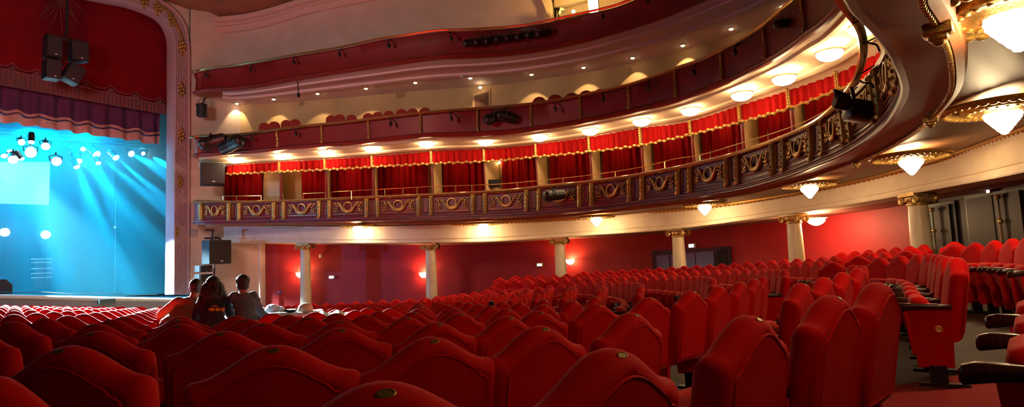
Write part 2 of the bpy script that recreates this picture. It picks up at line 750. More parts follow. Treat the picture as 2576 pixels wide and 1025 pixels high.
placed.sort(key=lambda t: t[0])
rest = MB()
BLK = {1: 'left of the near aisle', 2: 'past the near aisle', 3: 'past the far aisle', 4: 'by the carpet at the corner'}
rows_seen = {}
for n, (r, p, yaw, kind, (k, blk, i), _c) in enumerate(placed):
    w = floor_at(p)
    if n < 300:
        if r < 12.5:
            if kind in USED:
                o = copy_tree(PROTO[kind])
            else:
                o = PROTO[kind]
                USED.add(kind)
        else:
            o = bpy.data.objects.new('theatre_chair', FAR)
            COL.objects.link(o)
            o['category'] = 'seat'
        o.location = w
        o.rotation_euler = (0, 0, yaw)
        kk = {-2: 'rearmost', -1: 'second rear', 0: 'nearest'}.get(k) or ORD[k]
        if blk == 4:
            lab = 'red velvet seat with wooden armrest, %s from the corner by the aisle carpet' % ORD[i]
        elif blk == 1:
            lab = 'red velvet seat %s, %s seat from aisle in %s row ahead' % ('seen from behind', ORD[i], kk)
        elif blk == 2:
            lab = 'red velvet seat past the near aisle, %s along its %s row' % (ORD[i], kk)
        else:
            lab = 'small red seat past the far aisle, %s along its %s row' % (ORD[i], kk)
        o['label'] = lab
        o['group'] = {1: 'stalls seats left of the near aisle', 2: 'stalls seats between the aisles', 3: 'stalls seats past the far aisle', 4: 'stalls seats beside the carpet'}[blk]
    else:
        Rz = Matrix.Rotation(yaw, 3, 'Z')
        bb = getattr(rest, 'src', None)
        if bb is None:
            rest.src = ([v.co.copy() for v in FAR.vertices], [tuple(q.vertices) for q in FAR.polygons])
            bb = rest.src
        rest.add([Rz @ v + w for v in bb[0]], bb[1])
if rest.v:
    o = rest.build('distant_theatre_seats', velvet)
    tag(o, 'distant rows of red velvet seats merging together before stage and columns', 'seats', None, 'stuff')
for k, o in PROTO.items():
    if k not in USED:
        for c in list(o.children):
            bpy.data.objects.remove(c)
        bpy.data.objects.remove(o)

# red carpet across the aisle at the lower right
b = MB()
car = [(2.0, 5.25), (2.55, 4.95), (3.07, 4.56), (3.57, 4.18), (4.15, 3.65)]
ca2 = [(1.55, 3.5), (2.0, 3.3), (2.45, 2.95), (2.9, 2.55), (3.4, 2.0)]
def _w(p, dz):
    q = floor_at(p)
    q.z += dz
    return q
b.loft([[_w((a[0]*(1-t)+c[0]*t, a[1]*(1-t)+c[1]*t), .012) for a, c in zip(car, ca2)] for t in (0, .25, .5, .75, 1)])
o = b.build('aisle_carpet', carpet)
tag(o, 'dark red carpet strip laid across the parquet aisle at lower right', 'carpet')

# ------------------------------------------------------------------ proscenium wall plane


def onpl(x, y, out=0.0):
    d = ray(x, y)
    t = ((P0 + PN * out) - EYE).dot(PN) / d.dot(PN)
    return EYE + d * t


def pl(p, out):
    return p + PN * out


def vert(p, z):
    return V((p.x, p.y, z))


# opening outline, inner and outer edges of the gilt frame (photo outline of the arch)
inner = [(430, 742), (431, 640), (432, 520), (433, 400), (434, 287), (434, 160), (433.5, 102), (426, 74), (410, 49), (381, 31), (328, 12), (266, 0), (180, -18), (60, -42), (-150, -84)]
outer = [(474, 742), (475, 640), (476, 520), (476.5, 400), (477, 287), (477, 160), (476.5, 123), (471, 78), (455, 45), (430, 16), (392, -8), (330, -32), (230, -56), (90, -88), (-150, -136)]
inn = smooth([onpl(x, y) for x, y in inner], 5)
out_ = smooth([onpl(x, y) for x, y in outer], 5)
fr = thing('proscenium_frame', 'tall carved pale pink frame with gilt flowers around the stage opening', 'stage frame', vert(onpl(455, 742), 0))
prof = [(0, -.5), (0, .10), (.06, .16), (.12, .16), (.17, .10), (.22, .14), (.27, .10), (.30, .05)]
b = MB()
b.loft([[pl(i.lerp(o, u), h) for i, o in zip(inn, out_)] for u, h in prof])
b.build('inner_moulding', pro_m2, fr)
b = MB()
b.loft([[pl(i.lerp(o, u), h) for i, o in zip(inn, out_)] for u, h in [(.30, .05), (.33, .06), (.80, .06), (.83, .12), (.9, .16), (.96, .1), (1, .0), (1, -.2)]])
b.build('outer_moulding', pro_m2, fr)
# carved foliage band: interlaced relief
b = MB()
N = len(inn)
cum = [0]
for i in range(1, N):
    cum.append(cum[-1] + (inn[i].lerp(out_[i], .56) - inn[i-1].lerp(out_[i-1], .56)).length)


def fr_at(s, u, h):
    j = 0
    while j < N - 2 and cum[j+1] < s:
        j += 1
    t = (s - cum[j]) / max(1e-6, cum[j+1] - cum[j])
    return pl(inn[j].lerp(inn[j+1], t).lerp(out_[j].lerp(out_[j+1], t), u), h)


tot = cum[-1]
s = .2
kk = 0
while s < tot - .4 and s < 15.5:
    sg = 1 if kk % 2 else -1
    pts = []
    for i in range(15):
        t = i / 14
        a = t * 4.6
        rad = (1 - t) * .9 + .12
        pts.append(fr_at(s + .16 + .17*rad*math.cos(a)*1.1, .565 + sg*.10 + .13*rad*math.sin(a)*sg, .085))
    b.tube(pts, [.030*(1 - .5*i/14) for i in range(15)], 5)
    pts = [fr_at(s + .34*t, .565 - sg*.17*math.sin(PI*t), .08) for t in [i/6 for i in range(7)]]
    b.tube(pts, .022, 5)
    s += .20
    kk += 1
b.build('carved_band', pro_m2, fr)
# bead course
b = MB()
s = .1
while s < 15.5:
    b.ell(fr_at(s, .315, .07), (.028, .028, .04), 6, 4)
    s += .11
b.build('bead_course', pro_m, fr)
# gilt flowers
for (x, y, sc) in ((457, 117, 1.15), (456, 226, 1.0), (455, 340, 1.0), (453, 457, .8), (444, 585, .55), (430, 52, 1), (396, 22, 1), (362, 5, 1)):
    c = onpl(x, y, .13)
    g = MB()
    for q in range(6):
        a = 2*PI*q/6 + .3
        g.ell(c + (PD*math.cos(a)*.6 + V((0, 0, 1))*math.sin(a)*1.0)*.17*sc, (.075*sc, .05, .09*sc), 8, 5)
    g.ell(c, (.07*sc, .07, .07*sc), 8, 5)
    g.ell(c + V((0, 0, .3*sc)), (.06*sc, .05, .07*sc), 8, 5)
    g.ell(c - V((0, 0, .28*sc)), (.05*sc, .05, .06*sc), 8, 5)
    g.build('gilt_flower', gold, fr)
g = MB()
for i in range(26):
    t = i/25
    x, y = (455 + (395-455)*t, 92 + (14-92)*t - 20*math.sin(PI*t)*.9)
    g.ell(onpl(x+2, y, .12), (.06, .05, .08), 7, 4)
g.build('gilt_garland', gold, fr)

# pale wall beside the frame, then the splayed return to the side wall corner
TOPZ = 13.5
A0 = onpl(476, 742)
A1 = onpl(476, 60)
w_c = at(580, 300, 29.0)        # corner with the gallery side wall
w_g = at(667, 620, 29.4)        # corner with the red side wall
b = MB()
pts = []
lowA = vert(A0, -2.2)
lowB = vert(w_g, -2.2)
hiB = vert(w_g, at(667, 560, 29.4).z)
b.loft([[lowA, vert(A0, 4), vert(A0, TOPZ)], [vert(A0.lerp(w_g, .5), -2.2), vert(A0.lerp(w_g, .5), 4), vert(A0.lerp(w_g, .5), TOPZ)], [lowB, vert(w_g, 4), vert(w_g, TOPZ)]])
struct(b, 'wall_stage', cream_pink, 'pale pink plaster wall beside the stage frame')
# wall above the opening, behind the frame
b = MB()
b.loft([[pl(o, -.05) for o in out_[20:]], [vert(o, TOPZ + 3) + PN*(-.05) for o in out_[20:]]])
struct(b, 'wall_front', cream_pink, 'pale plaster over the top of the stage arch')
# pilaster and door panel lines on the pale wall at ground level
b = MB()
for x in (653,):
    p = at(x, 660, 28.9)
    b.box(V((p.x, p.y, .6)) + PN*.02, (.05, .08, 4.4), Matrix.Rotation(math.atan2(PD.y, PD.x), 3, 'Z'))
struct(b, 'trim_1', cream_pink, 'thin pale pilaster strip on the wall by the stage')

# ------------------------------------------------------------------ stage
def deep(x, y, d):
    return onpl(x, y, -d)


LIP = [(-140, 739), (0, 743), (140, 746), (280, 749), (430, 752), (474, 753)]
lip = [onpl(x, y, .25) for x, y in LIP]
b = MB()
rows = [[p for p in lip], [p + V((0, 0, -.10)) + PN*.05 for p in lip], [p + V((0, 0, -.16)) for p in lip], [V((p.x, p.y, -2.4)) for p in lip]]
b.loft(rows)
lipnose = MB()
lipnose.tube(smooth([p + V((0, 0, -.06)) for p in lip], 4), .085, 10)
struct(lipnose, 'trim_6', mat('lit white stage edge', (225, 232, 236), .5), 'bright rounded edge along the front of the stage')  # white paint stands in for the light along the lip
struct(b, 'wall_stage_front', mat('pale stage front', (150, 150, 168), .7), 'pale panelled front of the stage under the bright edge')
back = [deep(x, 700, 10) for x in (-500, 470)]
b = MB()
l0, l1 = lip[0] - PD*8, lip[-1] + PD*2
b.loft([[l0, lip[0], lip[2], lip[-1], l1], [V((p.x, p.y, p.z + .12)) - PN*11 for p in (l0, lip[0], lip[2], lip[-1], l1)]])
struct(b, 'floor_stage', stage_m, 'blue lit stage floor behind the bright stage edge')
b = MB()
pb = [P0 + PD*s - PN*10 for s in (-22, -14, -8, -2, 4, 10)]
b.loft([[V((p.x, p.y, z)) for p in pb] for z in (-.4, 4, 9, 14)])
struct(b, 'wall_backdrop', cyc_m, 'dark blue backcloth closing the back of the stage in cyan haze')
b = MB()
q0 = P0 + PD*1.2
b.loft([[V((q.x, q.y, z)) for q in (q0 - PN*.3, q0 - PN*4, q0 - PN*10)] for z in (-1, 5, 14)])
struct(b, 'wall_wing', black_soft, 'black masking at the side of the stage')


def sheet(x0, x1, ytop, ybot, d, amp, period, name, m, label=None, cat=None, parent=None, n=80, thick=.04, ns=5, scal=None):
    """hanging cloth with pleats; ytop / ybot are functions of photo x"""
    rows = []
    for j in range(ns + 1):
        row = []
        for i in range(n + 1):
            x = x0 + (x1 - x0) * i / n
            a, c = deep(x, ytop(x), d), deep(x, ybot(x), d)
            p = a.lerp(c, j / ns)
            p = V((a.x, a.y, p.z))
            s_ = (p - P0).dot(PD)
            p = p + PN * (amp * math.sin(2*PI*s_/period + .7*math.sin(s_*1.3)) * (.4 + .6*j/ns))
            row.append(p)
        rows.append(row)
    bk = [[p - PN*thick for p in r] for r in reversed(rows)]
    b = MB()
    b.loft(rows + bk, cv=True)
    o = b.build(name, m, parent)
    if cat:
        tag(o, label, cat)
    return o


lf = lambda x0, y0, x1, y1: (lambda x: y0 + (y1 - y0) * (x - x0) / (x1 - x0))
# plain red house curtain with embroidered motif
hc = thing('house_curtain', 'broad flat dark red curtain filling the top of the stage arch', 'curtain', vert(deep(300, 300, .7), 0))
sheet(-120, 460, lf(0, -170, 400, -40), lf(0, 190, 430, 284), .7, .03, 3.5, 'cloth', house_red, parent=hc, n=40)
g = MB()
cen = (152, -6)
for q in range(13):
    a = -.25 + (PI + .5) * q / 12
    L = 46 + 34 * abs(math.sin(q*1.7))
    pts = []
    for i in range(9):
        t = i/8
        rr_ = 8 + L*t
        pts.append(deep(cen[0] + math.cos(a + .35*t*math.sin(q))*rr_*.7, cen[1] + math.sin(a + .35*t*math.sin(q))*rr_*1.15, .66))
    g.tube(pts, .012, 4)
g.build('embroidered_spray', mat('dull gold thread', (120, 66, 44), .8), hc)
# scalloped fringe under it
def sc_top(x):
    base = 160 + (258 - 160) * x / 430
    ph = (x % 62) / 62
    return base + 4 - 13 * max(0, 1 - abs(ph - .5) * 3.2) ** 1.5
fr2 = thing('scalloped_fringe', 'dull pink fringe with scalloped braid along the bottom of the red curtain', 'fringe', vert(deep(200, 230, .55), 0))
sheet(-120, 440, lambda x: sc_top(x) + 6, lf(0, 213, 430, 291), .55, .035, .15, 'fringe', fringe_m, parent=fr2, n=520)
g = MB()
g.tube([deep(x, sc_top(x), .47) for x in range(-120, 442, 4)], .018, 5)
g.tube([deep(x, 172 + 98*x/430, .47) for x in range(-120, 442, 8)], .018, 5)
g.build('braid', mat('dull pink braid', (128, 62, 66), .8), fr2)
# purple pelmet with pale band
pv = thing('stage_pelmet', 'purple pleated pelmet with pale pink lower band hanging above the spotlights', 'pelmet', vert(deep(200, 300, 1.3), 0))
wav = lambda x: 3.2 * math.sin(x / 9.5)
sheet(-120, 404, lf(0, 205, 430, 284), lambda x: 274 + (336 - 274)*x/404 + wav(x), 1.3, .15, .62, 'purple_cloth', purple, parent=pv, n=240)
sheet(-120, 404, lambda x: 273 + (335 - 273)*x/404 + wav(x), lambda x: 305 + (364 - 305)*x/404 + wav(x)*.6, 1.22, .15, .62, 'pale_band', pinkband, parent=pv, n=240)
sheet(-120, 404, lambda x: 280 + (341 - 280)*x/404 + wav(x), lambda x: 283.5 + (344.5 - 283.5)*x/404 + wav(x), 1.16, .15, .62, 'dark_stripe', mat('dark blue braid', (40, 36, 70), .8), parent=pv, n=200, ns=1)

# projection screen
b = MB()
sc = [deep(-160, 408, 6.5), deep(126, 408, 6.5), deep(123, 516, 6.5), deep(-160, 508, 6.5)]
b.prism(sc, -PN*.05)
tag(b.build('projection_screen', screen_m), 'pale projection screen hanging at the back of the stage, upper left', 'screen')

# lighting bar and spotlights
bar = thing('lighting_bar', 'black lighting bar with hanging clamps below the pelmet', 'bar', vert(deep(150, 360, 6.2), 8))
g = MB()
g.cyl(deep(-160, 318, 6.2), deep(420, 378, 6.2), .05, n=8)
g.cyl(deep(-160, 308, 6.6), deep(420, 370, 6.6), .03, n=8)
g.build('pipe', black, bar)
WHITE = (0, 2, 3, 6, 7)
LIPW = (1, 17)
SPOTS = [(53, 356, 2.6, 1), (79, 349, 3.2, .8), (114, 365, 2.6, 1.3), (77, 382, 2.4, 1.6), (20, 376, 2.9, .9), (9, 384, 2.4, 1.0), (33, 397, 2.2, 1.4), (140, 405, 2.2, 1.5), (176, 374, 3, 1), (206, 368, 3.2, 1), (234, 381, 2.6, 1.3), (191, 395, 2.4, 1.4), (190, 413, 2.2, .9), (245, 405, 2.3, .8), (285, 391, 2.4, 1.1), (324, 384, 2.6, 1.1), (357, 385, 2.8, .7), (49, 393, 2.5, .7)]


def lantern_parts(root, c, aim, size, lens_m, body=black, yk=1.0):
    """spotlight: tapered body, hood rim, lens, yoke and clamp"""
    q = aim.normalized().to_track_quat('Z', 'Y').to_matrix()
    b = MB()
    b.lathe([(.05*size, -.30*size), (.11*size, -.28*size), (.125*size, -.12*size), (.12*size, .05*size), (.135*size, .07*size), (.135*size, .16*size), (.122*size, .16*size), (.118*size, .08*size)], c, 14, q, caps=False)
    b.build('body', body, root)
    b = MB()
    b.lathe([(.118*size, .085*size), (.125*size, .15*size), (.10*size, .20*size), (.05*size, .235*size), (1e-4, .24*size)], c, 14, q, caps=False)
    b.build('lens', lens_m, root)
    b = MB()
    sd = q @ V((1, 0, 0))
    top = c + V((0, 0, .30*size*yk))
    b.tube([c + sd*.14*size, c + sd*.16*size + V((0, 0, .2*size*yk)), top, c - sd*.16*size + V((0, 0, .2*size*yk)), c - sd*.14*size], .014*size, 5)
    b.cyl(top, top + V((0, 0, .12*size*yk)), .02*size, n=6)
    b.build('yoke', body, root)


for i, (x, y, d, sz) in enumerate(SPOTS):
    d = 1.42 if i in WHITE + LIPW else 1.2 + d * 1.9
    sz *= .95 if i in WHITE else 1.15
    c = deep(x, y, d)
    aim_px = [(330, 782), (240, 820), (230, 780), (120, 780), (130, 620), (100, 660), (40, 780), (400, 784), (430, 640), (390, 660), (430, 540), (280, 700), (300, 660), (330, 620), (436, 520), (450, 450), (470, 440), (160, 700)][i]
    tgt = at(720, 774, 10.2) if i == 7 else at(aim_px[0], aim_px[1] + 2, {0: 13.5, 2: 15, 3: 13, 6: 16.5}[i]) if i in WHITE else deep(aim_px[0], aim_px[1], 3.0)
    if i in LIPW:
        tgt = onpl(70 if i == 1 else 330, 746, .3)
    aim = tgt - c
    o = thing('stage_spotlight', 'lit cyan stage spotlight, %s from the left edge under the pelmet' % ORD[sorted(range(len(SPOTS)), key=lambda q: SPOTS[q][0]).index(i)], 'spotlight', c, 'cyan stage spotlights')
    lantern_parts(o, c, aim, sz * .95, spot_lens, yk=.6)
    ld = bpy.data.lights.new('beam', 'SPOT')
    ld.energy = 200000 if i == 7 else 270000 if i in WHITE else 60000 if i in LIPW else (5200 if i % 2 else 20000) * sz
    ld.color = (.5, .85, 1.0) if i in (1, 7, 17) else (.80, .93, 1.0) if i in WHITE else (.0, .54, 1.0)
    ld.spot_size = math.radians(4.5 if i == 7 else 17 if i in WHITE else 54 if i in LIPW else (20 if i % 2 else 9))
    ld.spot_blend = .35
    ld.shadow_soft_size = .08
    lo = bpy.data.objects.new('beam', ld)
    COL.objects.link(lo)
    lo.parent = o
    lo.location = aim.normalized() * .30 * sz
    lo.rotation_euler = aim.to_track_quat('-Z', 'Y').to_euler()
# floor-standing lamps upstage, glowing lenses only
for i, (x, y, d) in enumerate(((12, 585, 7.5), (115, 591, 7.5), (-90, 580, 5))):
    c = deep(x, y, d)
    if x > 0:
        o = thing('floor_lantern', 'white hot lamp on a stand upstage, %s' % ('at the left edge' if i == 0 else 'right of the leftmost one'), 'lamp', c, 'lamps on stands upstage')
        aim = (EYE - c)
        lantern_parts(o, c, aim, 1.5, floor_lens, yk=.5)
        b = MB()
        b.cyl(c - V((0, 0, .1)), V((c.x, c.y, lip[1].z + .1)), .014, n=6)
        b.build('stand', black, o)
for i, (x, y, d) in enumerate(((20, 470, 6.8), (130, 480, 6.8), (-140, 470, 6.8))):
    ld = bpy.data.lights.new('haze_fill', 'AREA')  # unseen area lights added to fill the haze with cyan
    ld.energy = 480
    ld.color = (0, .5, 1)
    ld.size = 2.5
    lo = bpy.data.objects.new('haze_fill', ld)
    COL.objects.link(lo)
    c = deep(x, 330, 6.2)
    lo.location = c
    tgt = deep(x, 640, 10)
    lo.rotation_euler = (tgt - c).to_track_quat('-Z', 'Y').to_euler()
for x, y, d in ((-60, 520, 4), (90, 540, 4), (220, 600, 6)):
    ld = bpy.data.lights.new('low_haze_fill', 'AREA')  # more unseen area lights, added to brighten the lower haze
    ld.energy = 320
    ld.color = (0, .5, 1)
    ld.size = 1.2
    lo = bpy.data.objects.new('low_haze_fill', ld)
    COL.objects.link(lo)
    lo.location = deep(x, 330, d)
    lo.rotation_euler = (deep(x, y + 150, d) - lo.location).to_track_quat('-Z', 'Y').to_euler()
ld = bpy.data.lights.new('side_wall_tint', 'SPOT')  # unseen spot added to throw blue on the red wall
ld.energy = 7500
ld.color = (.06, .32, 1)
ld.spot_size = math.radians(34)
ld.spot_blend = .5
ld.shadow_soft_size = .1
lo = bpy.data.objects.new('side_wall_tint', ld)
COL.objects.link(lo)
lo.location = P0 - PD*14 - PN*4 + V((0, 0, -P0.z + 3.2))
lo.rotation_euler = (at(800, 715, 29) - lo.location).to_track_quat('-Z', 'Y').to_euler()
# haze
b = MB()
h0, h1 = P0 - PD*18 - PN*1.5, P0 + PD*.9 - PN*1.5
zb, zt_ = lip[2].z - .2, 11.0
b.prism([V((h0.x, h0.y, zb)), V((h1.x, h1.y, zb)), V((h1.x, h1.y, zt_)), V((h0.x, h0.y, zt_))], -PN*8)
hm = bpy.data.materials.new('stage haze')
hm.use_nodes = True
hm.node_tree.nodes.clear()
ho = hm.node_tree.nodes.new('ShaderNodeOutputMaterial')
hv = hm.node_tree.nodes.new('ShaderNodeVolumeScatter')
hv.inputs['Density'].default_value = .085
hv.inputs['Anisotropy'].default_value = .4
hv.inputs['Color'].default_value = (.16, .80, 1, 1)  # cyan of the stage light put into the smoke's own colour
hm.node_tree.links.new(hv.outputs['Volume'], ho.inputs['Volume'])
o = b.build('haze', hm, flat=True)
tag(o, 'thin smoke haze filling the stage, cyan light put into its colour', 'haze', None, 'stuff')

# small things on the stage
o = thing('stage_monitor', 'dark wedge monitor speaker on stage at the left edge', 'speaker', deep(8, 738, .8))
b = MB()
c = deep(6, 722, .8)
b.prism([c + PD*a + V((0, 0, z)) for a, z in ((-.32, -.27), (.30, -.27), (.30, .05), (.1, .26), (-.25, .26), (-.32, .1))], -PN*.5)
b.build('cabinet', blackbox, o)
b = MB()
b.box(c + PN*.01 + V((0, 0, -.02)), (.4, .02, .3), Matrix.Rotation(math.atan2(PD.y, PD.x), 3, 'Z'))
b.build('grille', grille_m, o)
o = thing('rack_case', 'blue lit equipment rack with pale shelf edges standing upstage', 'rack', deep(104, 735, 5))
b = MB()
RZ = Matrix.Rotation(math.atan2(PD.y, PD.x), 3, 'Z')
c = deep(104, 690, 8)
b.box(c, (.75, .6, 1.3), RZ)
b.build('case', mat('blue grey case', (60, 70, 84), .5), o)
for yy in (652, 661, 676, 688, 699):
    b = MB()
    b.box(deep(104, yy, 7.6), (.8, .06, .035), RZ)
    b.build('shelf_edge', white_plastic, o)
o = thing('microphone_stand', 'thin stand with a small round head upstage right of centre', 'stand', deep(290, 735, 4))
b = MB()
b.cyl(deep(290, 737, 7), deep(290, 505, 7), .012, n=6)
b.build('pole', grey_plate, o)
b = MB()
b.ell(deep(289, 573, 7), (.07, .07, .07))
b.build('head', white_plastic, o)
o = thing('cable_run', 'dark cable run lying along the front of the stage floor', 'cable', deep(150, 736, .6))
b = MB()
b.tube([deep(x, 735 + 8*x/400 + 1.2*math.sin(x/23), .3 + .2*math.sin(x/40)) for x in range(-60, 400, 8)], .014, 5)
b.build('cable', black, o)
b = MB()
c = onpl(268, 759, .36)
b.box(c, (.56, .14, .19), RZ)
o = b.build('prompt_box', mat('grey blue box', (70, 100, 112), .6))
tag(o, 'small blue grey box hanging under the stage edge', 'box')

# ------------------------------------------------------------------ balcony fronts
def dense(st, k=8):
    return smooth(st, k)


class Front:
    """swept balcony front between a top line and a bottom line"""

    def __init__(s, top, bot, k=8, shift=0.0):
        s.sh = shift
        s.t, s.b = dense(top, k), dense(bot, k)
        n = len(s.t)
        s.n, s.tan = [], []
        for i in range(n):
            a, c = s.b[max(i-1, 0)], s.b[min(i+1, n-1)]
            a2, c2 = s.t[max(i-1, 0)], s.t[min(i+1, n-1)]
            d = (c - a) + (c2 - a2)
            d.z = 0
            d.normalize()
            s.tan.append(d)
            s.n.append(V((d.y, -d.x, 0)))
        s.L = [0]
        for i in range(1, n):
            s.L.append(s.L[-1] + ((s.t[i] + s.b[i]) / 2 - (s.t[i-1] + s.b[i-1]) / 2).length)

    def row(s, v, off, i0=0, i1=None):
        i1 = len(s.t) if i1 is None else i1
        return [s.t[i].lerp(s.b[i], v) + s.n[i] * (off + s.sh) for i in range(i0, i1)]

    def sweep(s, prof, i0=0, i1=None):
        b = MB()
        b.loft([s.row(v, o, i0, i1) for v, o in prof])
        return b

    def p(s, d, v, off):
        j = 0
        while j < len(s.L) - 2 and s.L[j+1] < d:
            j += 1
        t = (d - s.L[j]) / max(1e-6, s.L[j+1] - s.L[j])
        q = s.t[j].lerp(s.t[j+1], t).lerp(s.b[j].lerp(s.b[j+1], t), v)
        return q + s.n[j].lerp(s.n[j+1], t) * (off + s.sh)

    def at_x(s, x, v=.4, upto=1e9):
        """distance along the front where photo column x falls (left to right part)"""
        best, bd = 0, 1e9
        prev = None
        for i in range(len(s.t)):
            if s.L[i] > upto:
                break
            q = s.t[i].lerp(s.b[i], v)
            if q.y < 1:
                break
            xx = px(q)[0]
            if prev is not None and (prev[0] - x) * (xx - x) <= 0 and xx != prev[0]:
                t = (x - prev[0]) / (xx - prev[0])
                return s.L[i-1] + (s.L[i] - s.L[i-1]) * t
            prev = (xx, i)
        return None

    def h(s, d):
        return (s.p(d, 0, 0) - s.p(d, 1, 0)).length

    def dir(s, d):
        a, c = s.p(d - .1, .5, 0), s.p(d + .1, .5, 0)
        t = (c - a)
        t.z = 0
        return t.normalized()


# --- first tier: ornate box balcony
S1 = [(491, 510, 565, 26.4), (597, 510.7, 564, 26.2), (724, 507.7, 561, 25.9), (870, 501.5, 558, 25.2), (1050, 494, 554, 24.4), (1250, 484, 548, 23.6), (1373, 471.5, 541, 22.8), (1510, 457, 528, 21.6), (1646, 435.5, 512, 20.0), (1760, 412, 496, 18.5), (1864, 385, 479, 16.9), (1973, 345.5, 449, 14.9), (2050, 308, 420, 13.2)]
R1 = [(2110, 396, 11.85), (2171, 361, 10.4), (2216, 324, 9.2), (2249, 279, 8.0), (2266, 229, 6.97), (2245, 164, 5.95), (2211, 109, 5.33), (2145, 42, 4.67), (2060, -30, 4.1)]
t1, b1 = [at(498, 510, 28)], [at(498, 566, 28)]
for x, a, c, Y in S1:
    t1.append(at(x, a, Y))
    b1.append(at(x, c, Y))
for x, y, Y in R1:
    p = at(x, y, Y)
    b1.append(p)
    t1.append(V((p.x, p.y, 1.2 + 2.66)))
for p in ((.6, 3.2), (-1.6, 2.5), (-4.5, 2.2)):
    b1.append(V((p[0], p[1], 2.92)))
    t1.append(V((p[0], p[1], 3.86)))
G1 = Front(t1, b1, 8, -.06)
bal1 = thing('box_balcony', 'lowest maroon balcony front with gilded medallions and brass handrail', 'balcony', vert(b1[6], b1[6].z))
# parapet, cornice, soffit
G1.sweep([(-.02, -.55), (-.10, -.5), (-.12, -.1), (-.09, .02), (-.02, .05), (.05, .04), (.07, 0), (.70, -.01), (.71, .03)]).build('parapet', maroon, bal1)
G1.sweep([(.71, .02), (.755, .035), (.765, .0), (.80, .0), (.835, .045), (.865, .055), (.875, .02), (.91, .02), (.945, .055), (.98, .06), (1.0, .04), (1.005, -.02)]).build('cornice', mat('maroon cornice', (104, 44, 50), .4), bal1, 25)
G1.sweep([(.850, .045), (.845, .062), (.862, .068), (.872, .045)]).build('pale_moulding', mat('dull pink line', (158, 112, 104), .5), bal1)
G1.sweep([(1.005, -.02), (1.0, -.12), (1.03, -.36), (1.05, -.40), (1.09, -.43), (1.05, -.50), (.98, -.52), (.90, -.54)]).build('soffit', mat('brown soffit', (150, 92, 58), .55, bump=.1, bscale=12), bal1, 25)
g = MB()
i0 = 8*10
edge = [G1.b[i] + G1.n[i]*(-.455) + V((0, 0, -.075)) for i in range(i0, len(G1.t))]
ed = resample(edge, .07)
for q in ed:
    g.ell(q, (.03, .03, .026), 6, 4)
g.tube(edge[::2], .022, 5)
g.build('gilt_lip', gold, bal1)
# bosses on the lip
for (x, y, Y, s_) in ((2310, 44, 4.9, 1.0), (2337, 279, 8.3, .8), (2168, 398, 12.3, .7)):
    c = min(edge, key=lambda q: (q - at(x, y, Y)).length) + V((0, 0, -.02))
    g = MB()
    j = min(range(len(G1.b)), key=lambda q: (G1.b[q] - c).length)
    Rb = Matrix((G1.tan[j], G1.n[j], V((0, 0, 1)))).transposed()
    g.rbox(c, (.16*s_, .2*s_, .1*s_), .02, Rb)
    g.rbox(c - V((0, 0, .06*s_)), (.11*s_, .13*s_, .06*s_), .02, Rb)
    g.ell(c - V((0, 0, .1*s_)), (.045*s_, .05*s_, .03*s_), 10, 6)
    g.build('lip_boss', gold, bal1)
# brass handrail
rail = [at(x, a - 1, Y) - V((0, .12, 0)) for x, a, c, Y in S1] + [at(2110, 258, 11.3), at(2134, 229, 10.5), at(2151, 205, 9.9), at(2163, 173, 9.2), at(2171, 135, 8.56), at(2169, 95, 7.9), at(2160, 65, 7.4), at(2145, 42, 7.1), at(2090, -30, 6.5)]
g = MB()
g.tube(smooth(rail, 6), .055, 8)
g.build('handrail', brass, bal1)
for i in range(0, len(rail), 2):
    g = MB()
    j = min(range(len(G1.t)), key=lambda q: (G1.t[q] - rail[i]).length)
    g.tube([rail[i], rail[i] - V((0, 0, .08)), G1.t[j] + V((0, 0, .02))], .010, 6)
    g.build('rail_bracket', black, bal1)
# ornament bays
PAIRS = [(497, 505), (575, 601), (688, 713), (802, 828), (922, 950), (1053, 1084), (1189, 1220), (1324, 1355), (1457, 1487), (1582, 1614), (1704, 1734), (1826, 1853), (1940, 1968), (2036, 2066)]
up = 1e9
dp = [(G1.at_x(a), G1.at_x(c)) for a, c in PAIRS]
stp = 2.0
d = dp[-1]
w_pair = .42
for i in range(4):
    d = (d[0] + 2.0, d[1] + 2.0)
    dp.append((d[0], d[0] + w_pair))


def pilaster(dd):
    g = MB()
    w = .085
    rows = []
    for v, o in ((.0, .04), (.02, .075), (.05, .09), (.3, .085), (.6, .08), (.74, .07), (.79, .10), (.83, .09), (.84, .03)):
        rows.append([G1.p(dd - w, v, -.02), G1.p(dd - w*.8, v, o), G1.p(dd, v, o + .03), G1.p(dd + w*.8, v, o), G1.p(dd + w, v, -.02)])
    g.loft(rows)
    for q in range(9):
        v = .08 + .62*q/8
        g.ell(G1.p(dd + (.018 if q % 2 else -.018), v, .105), (.026, .022, .026), 8, 5)
    return g


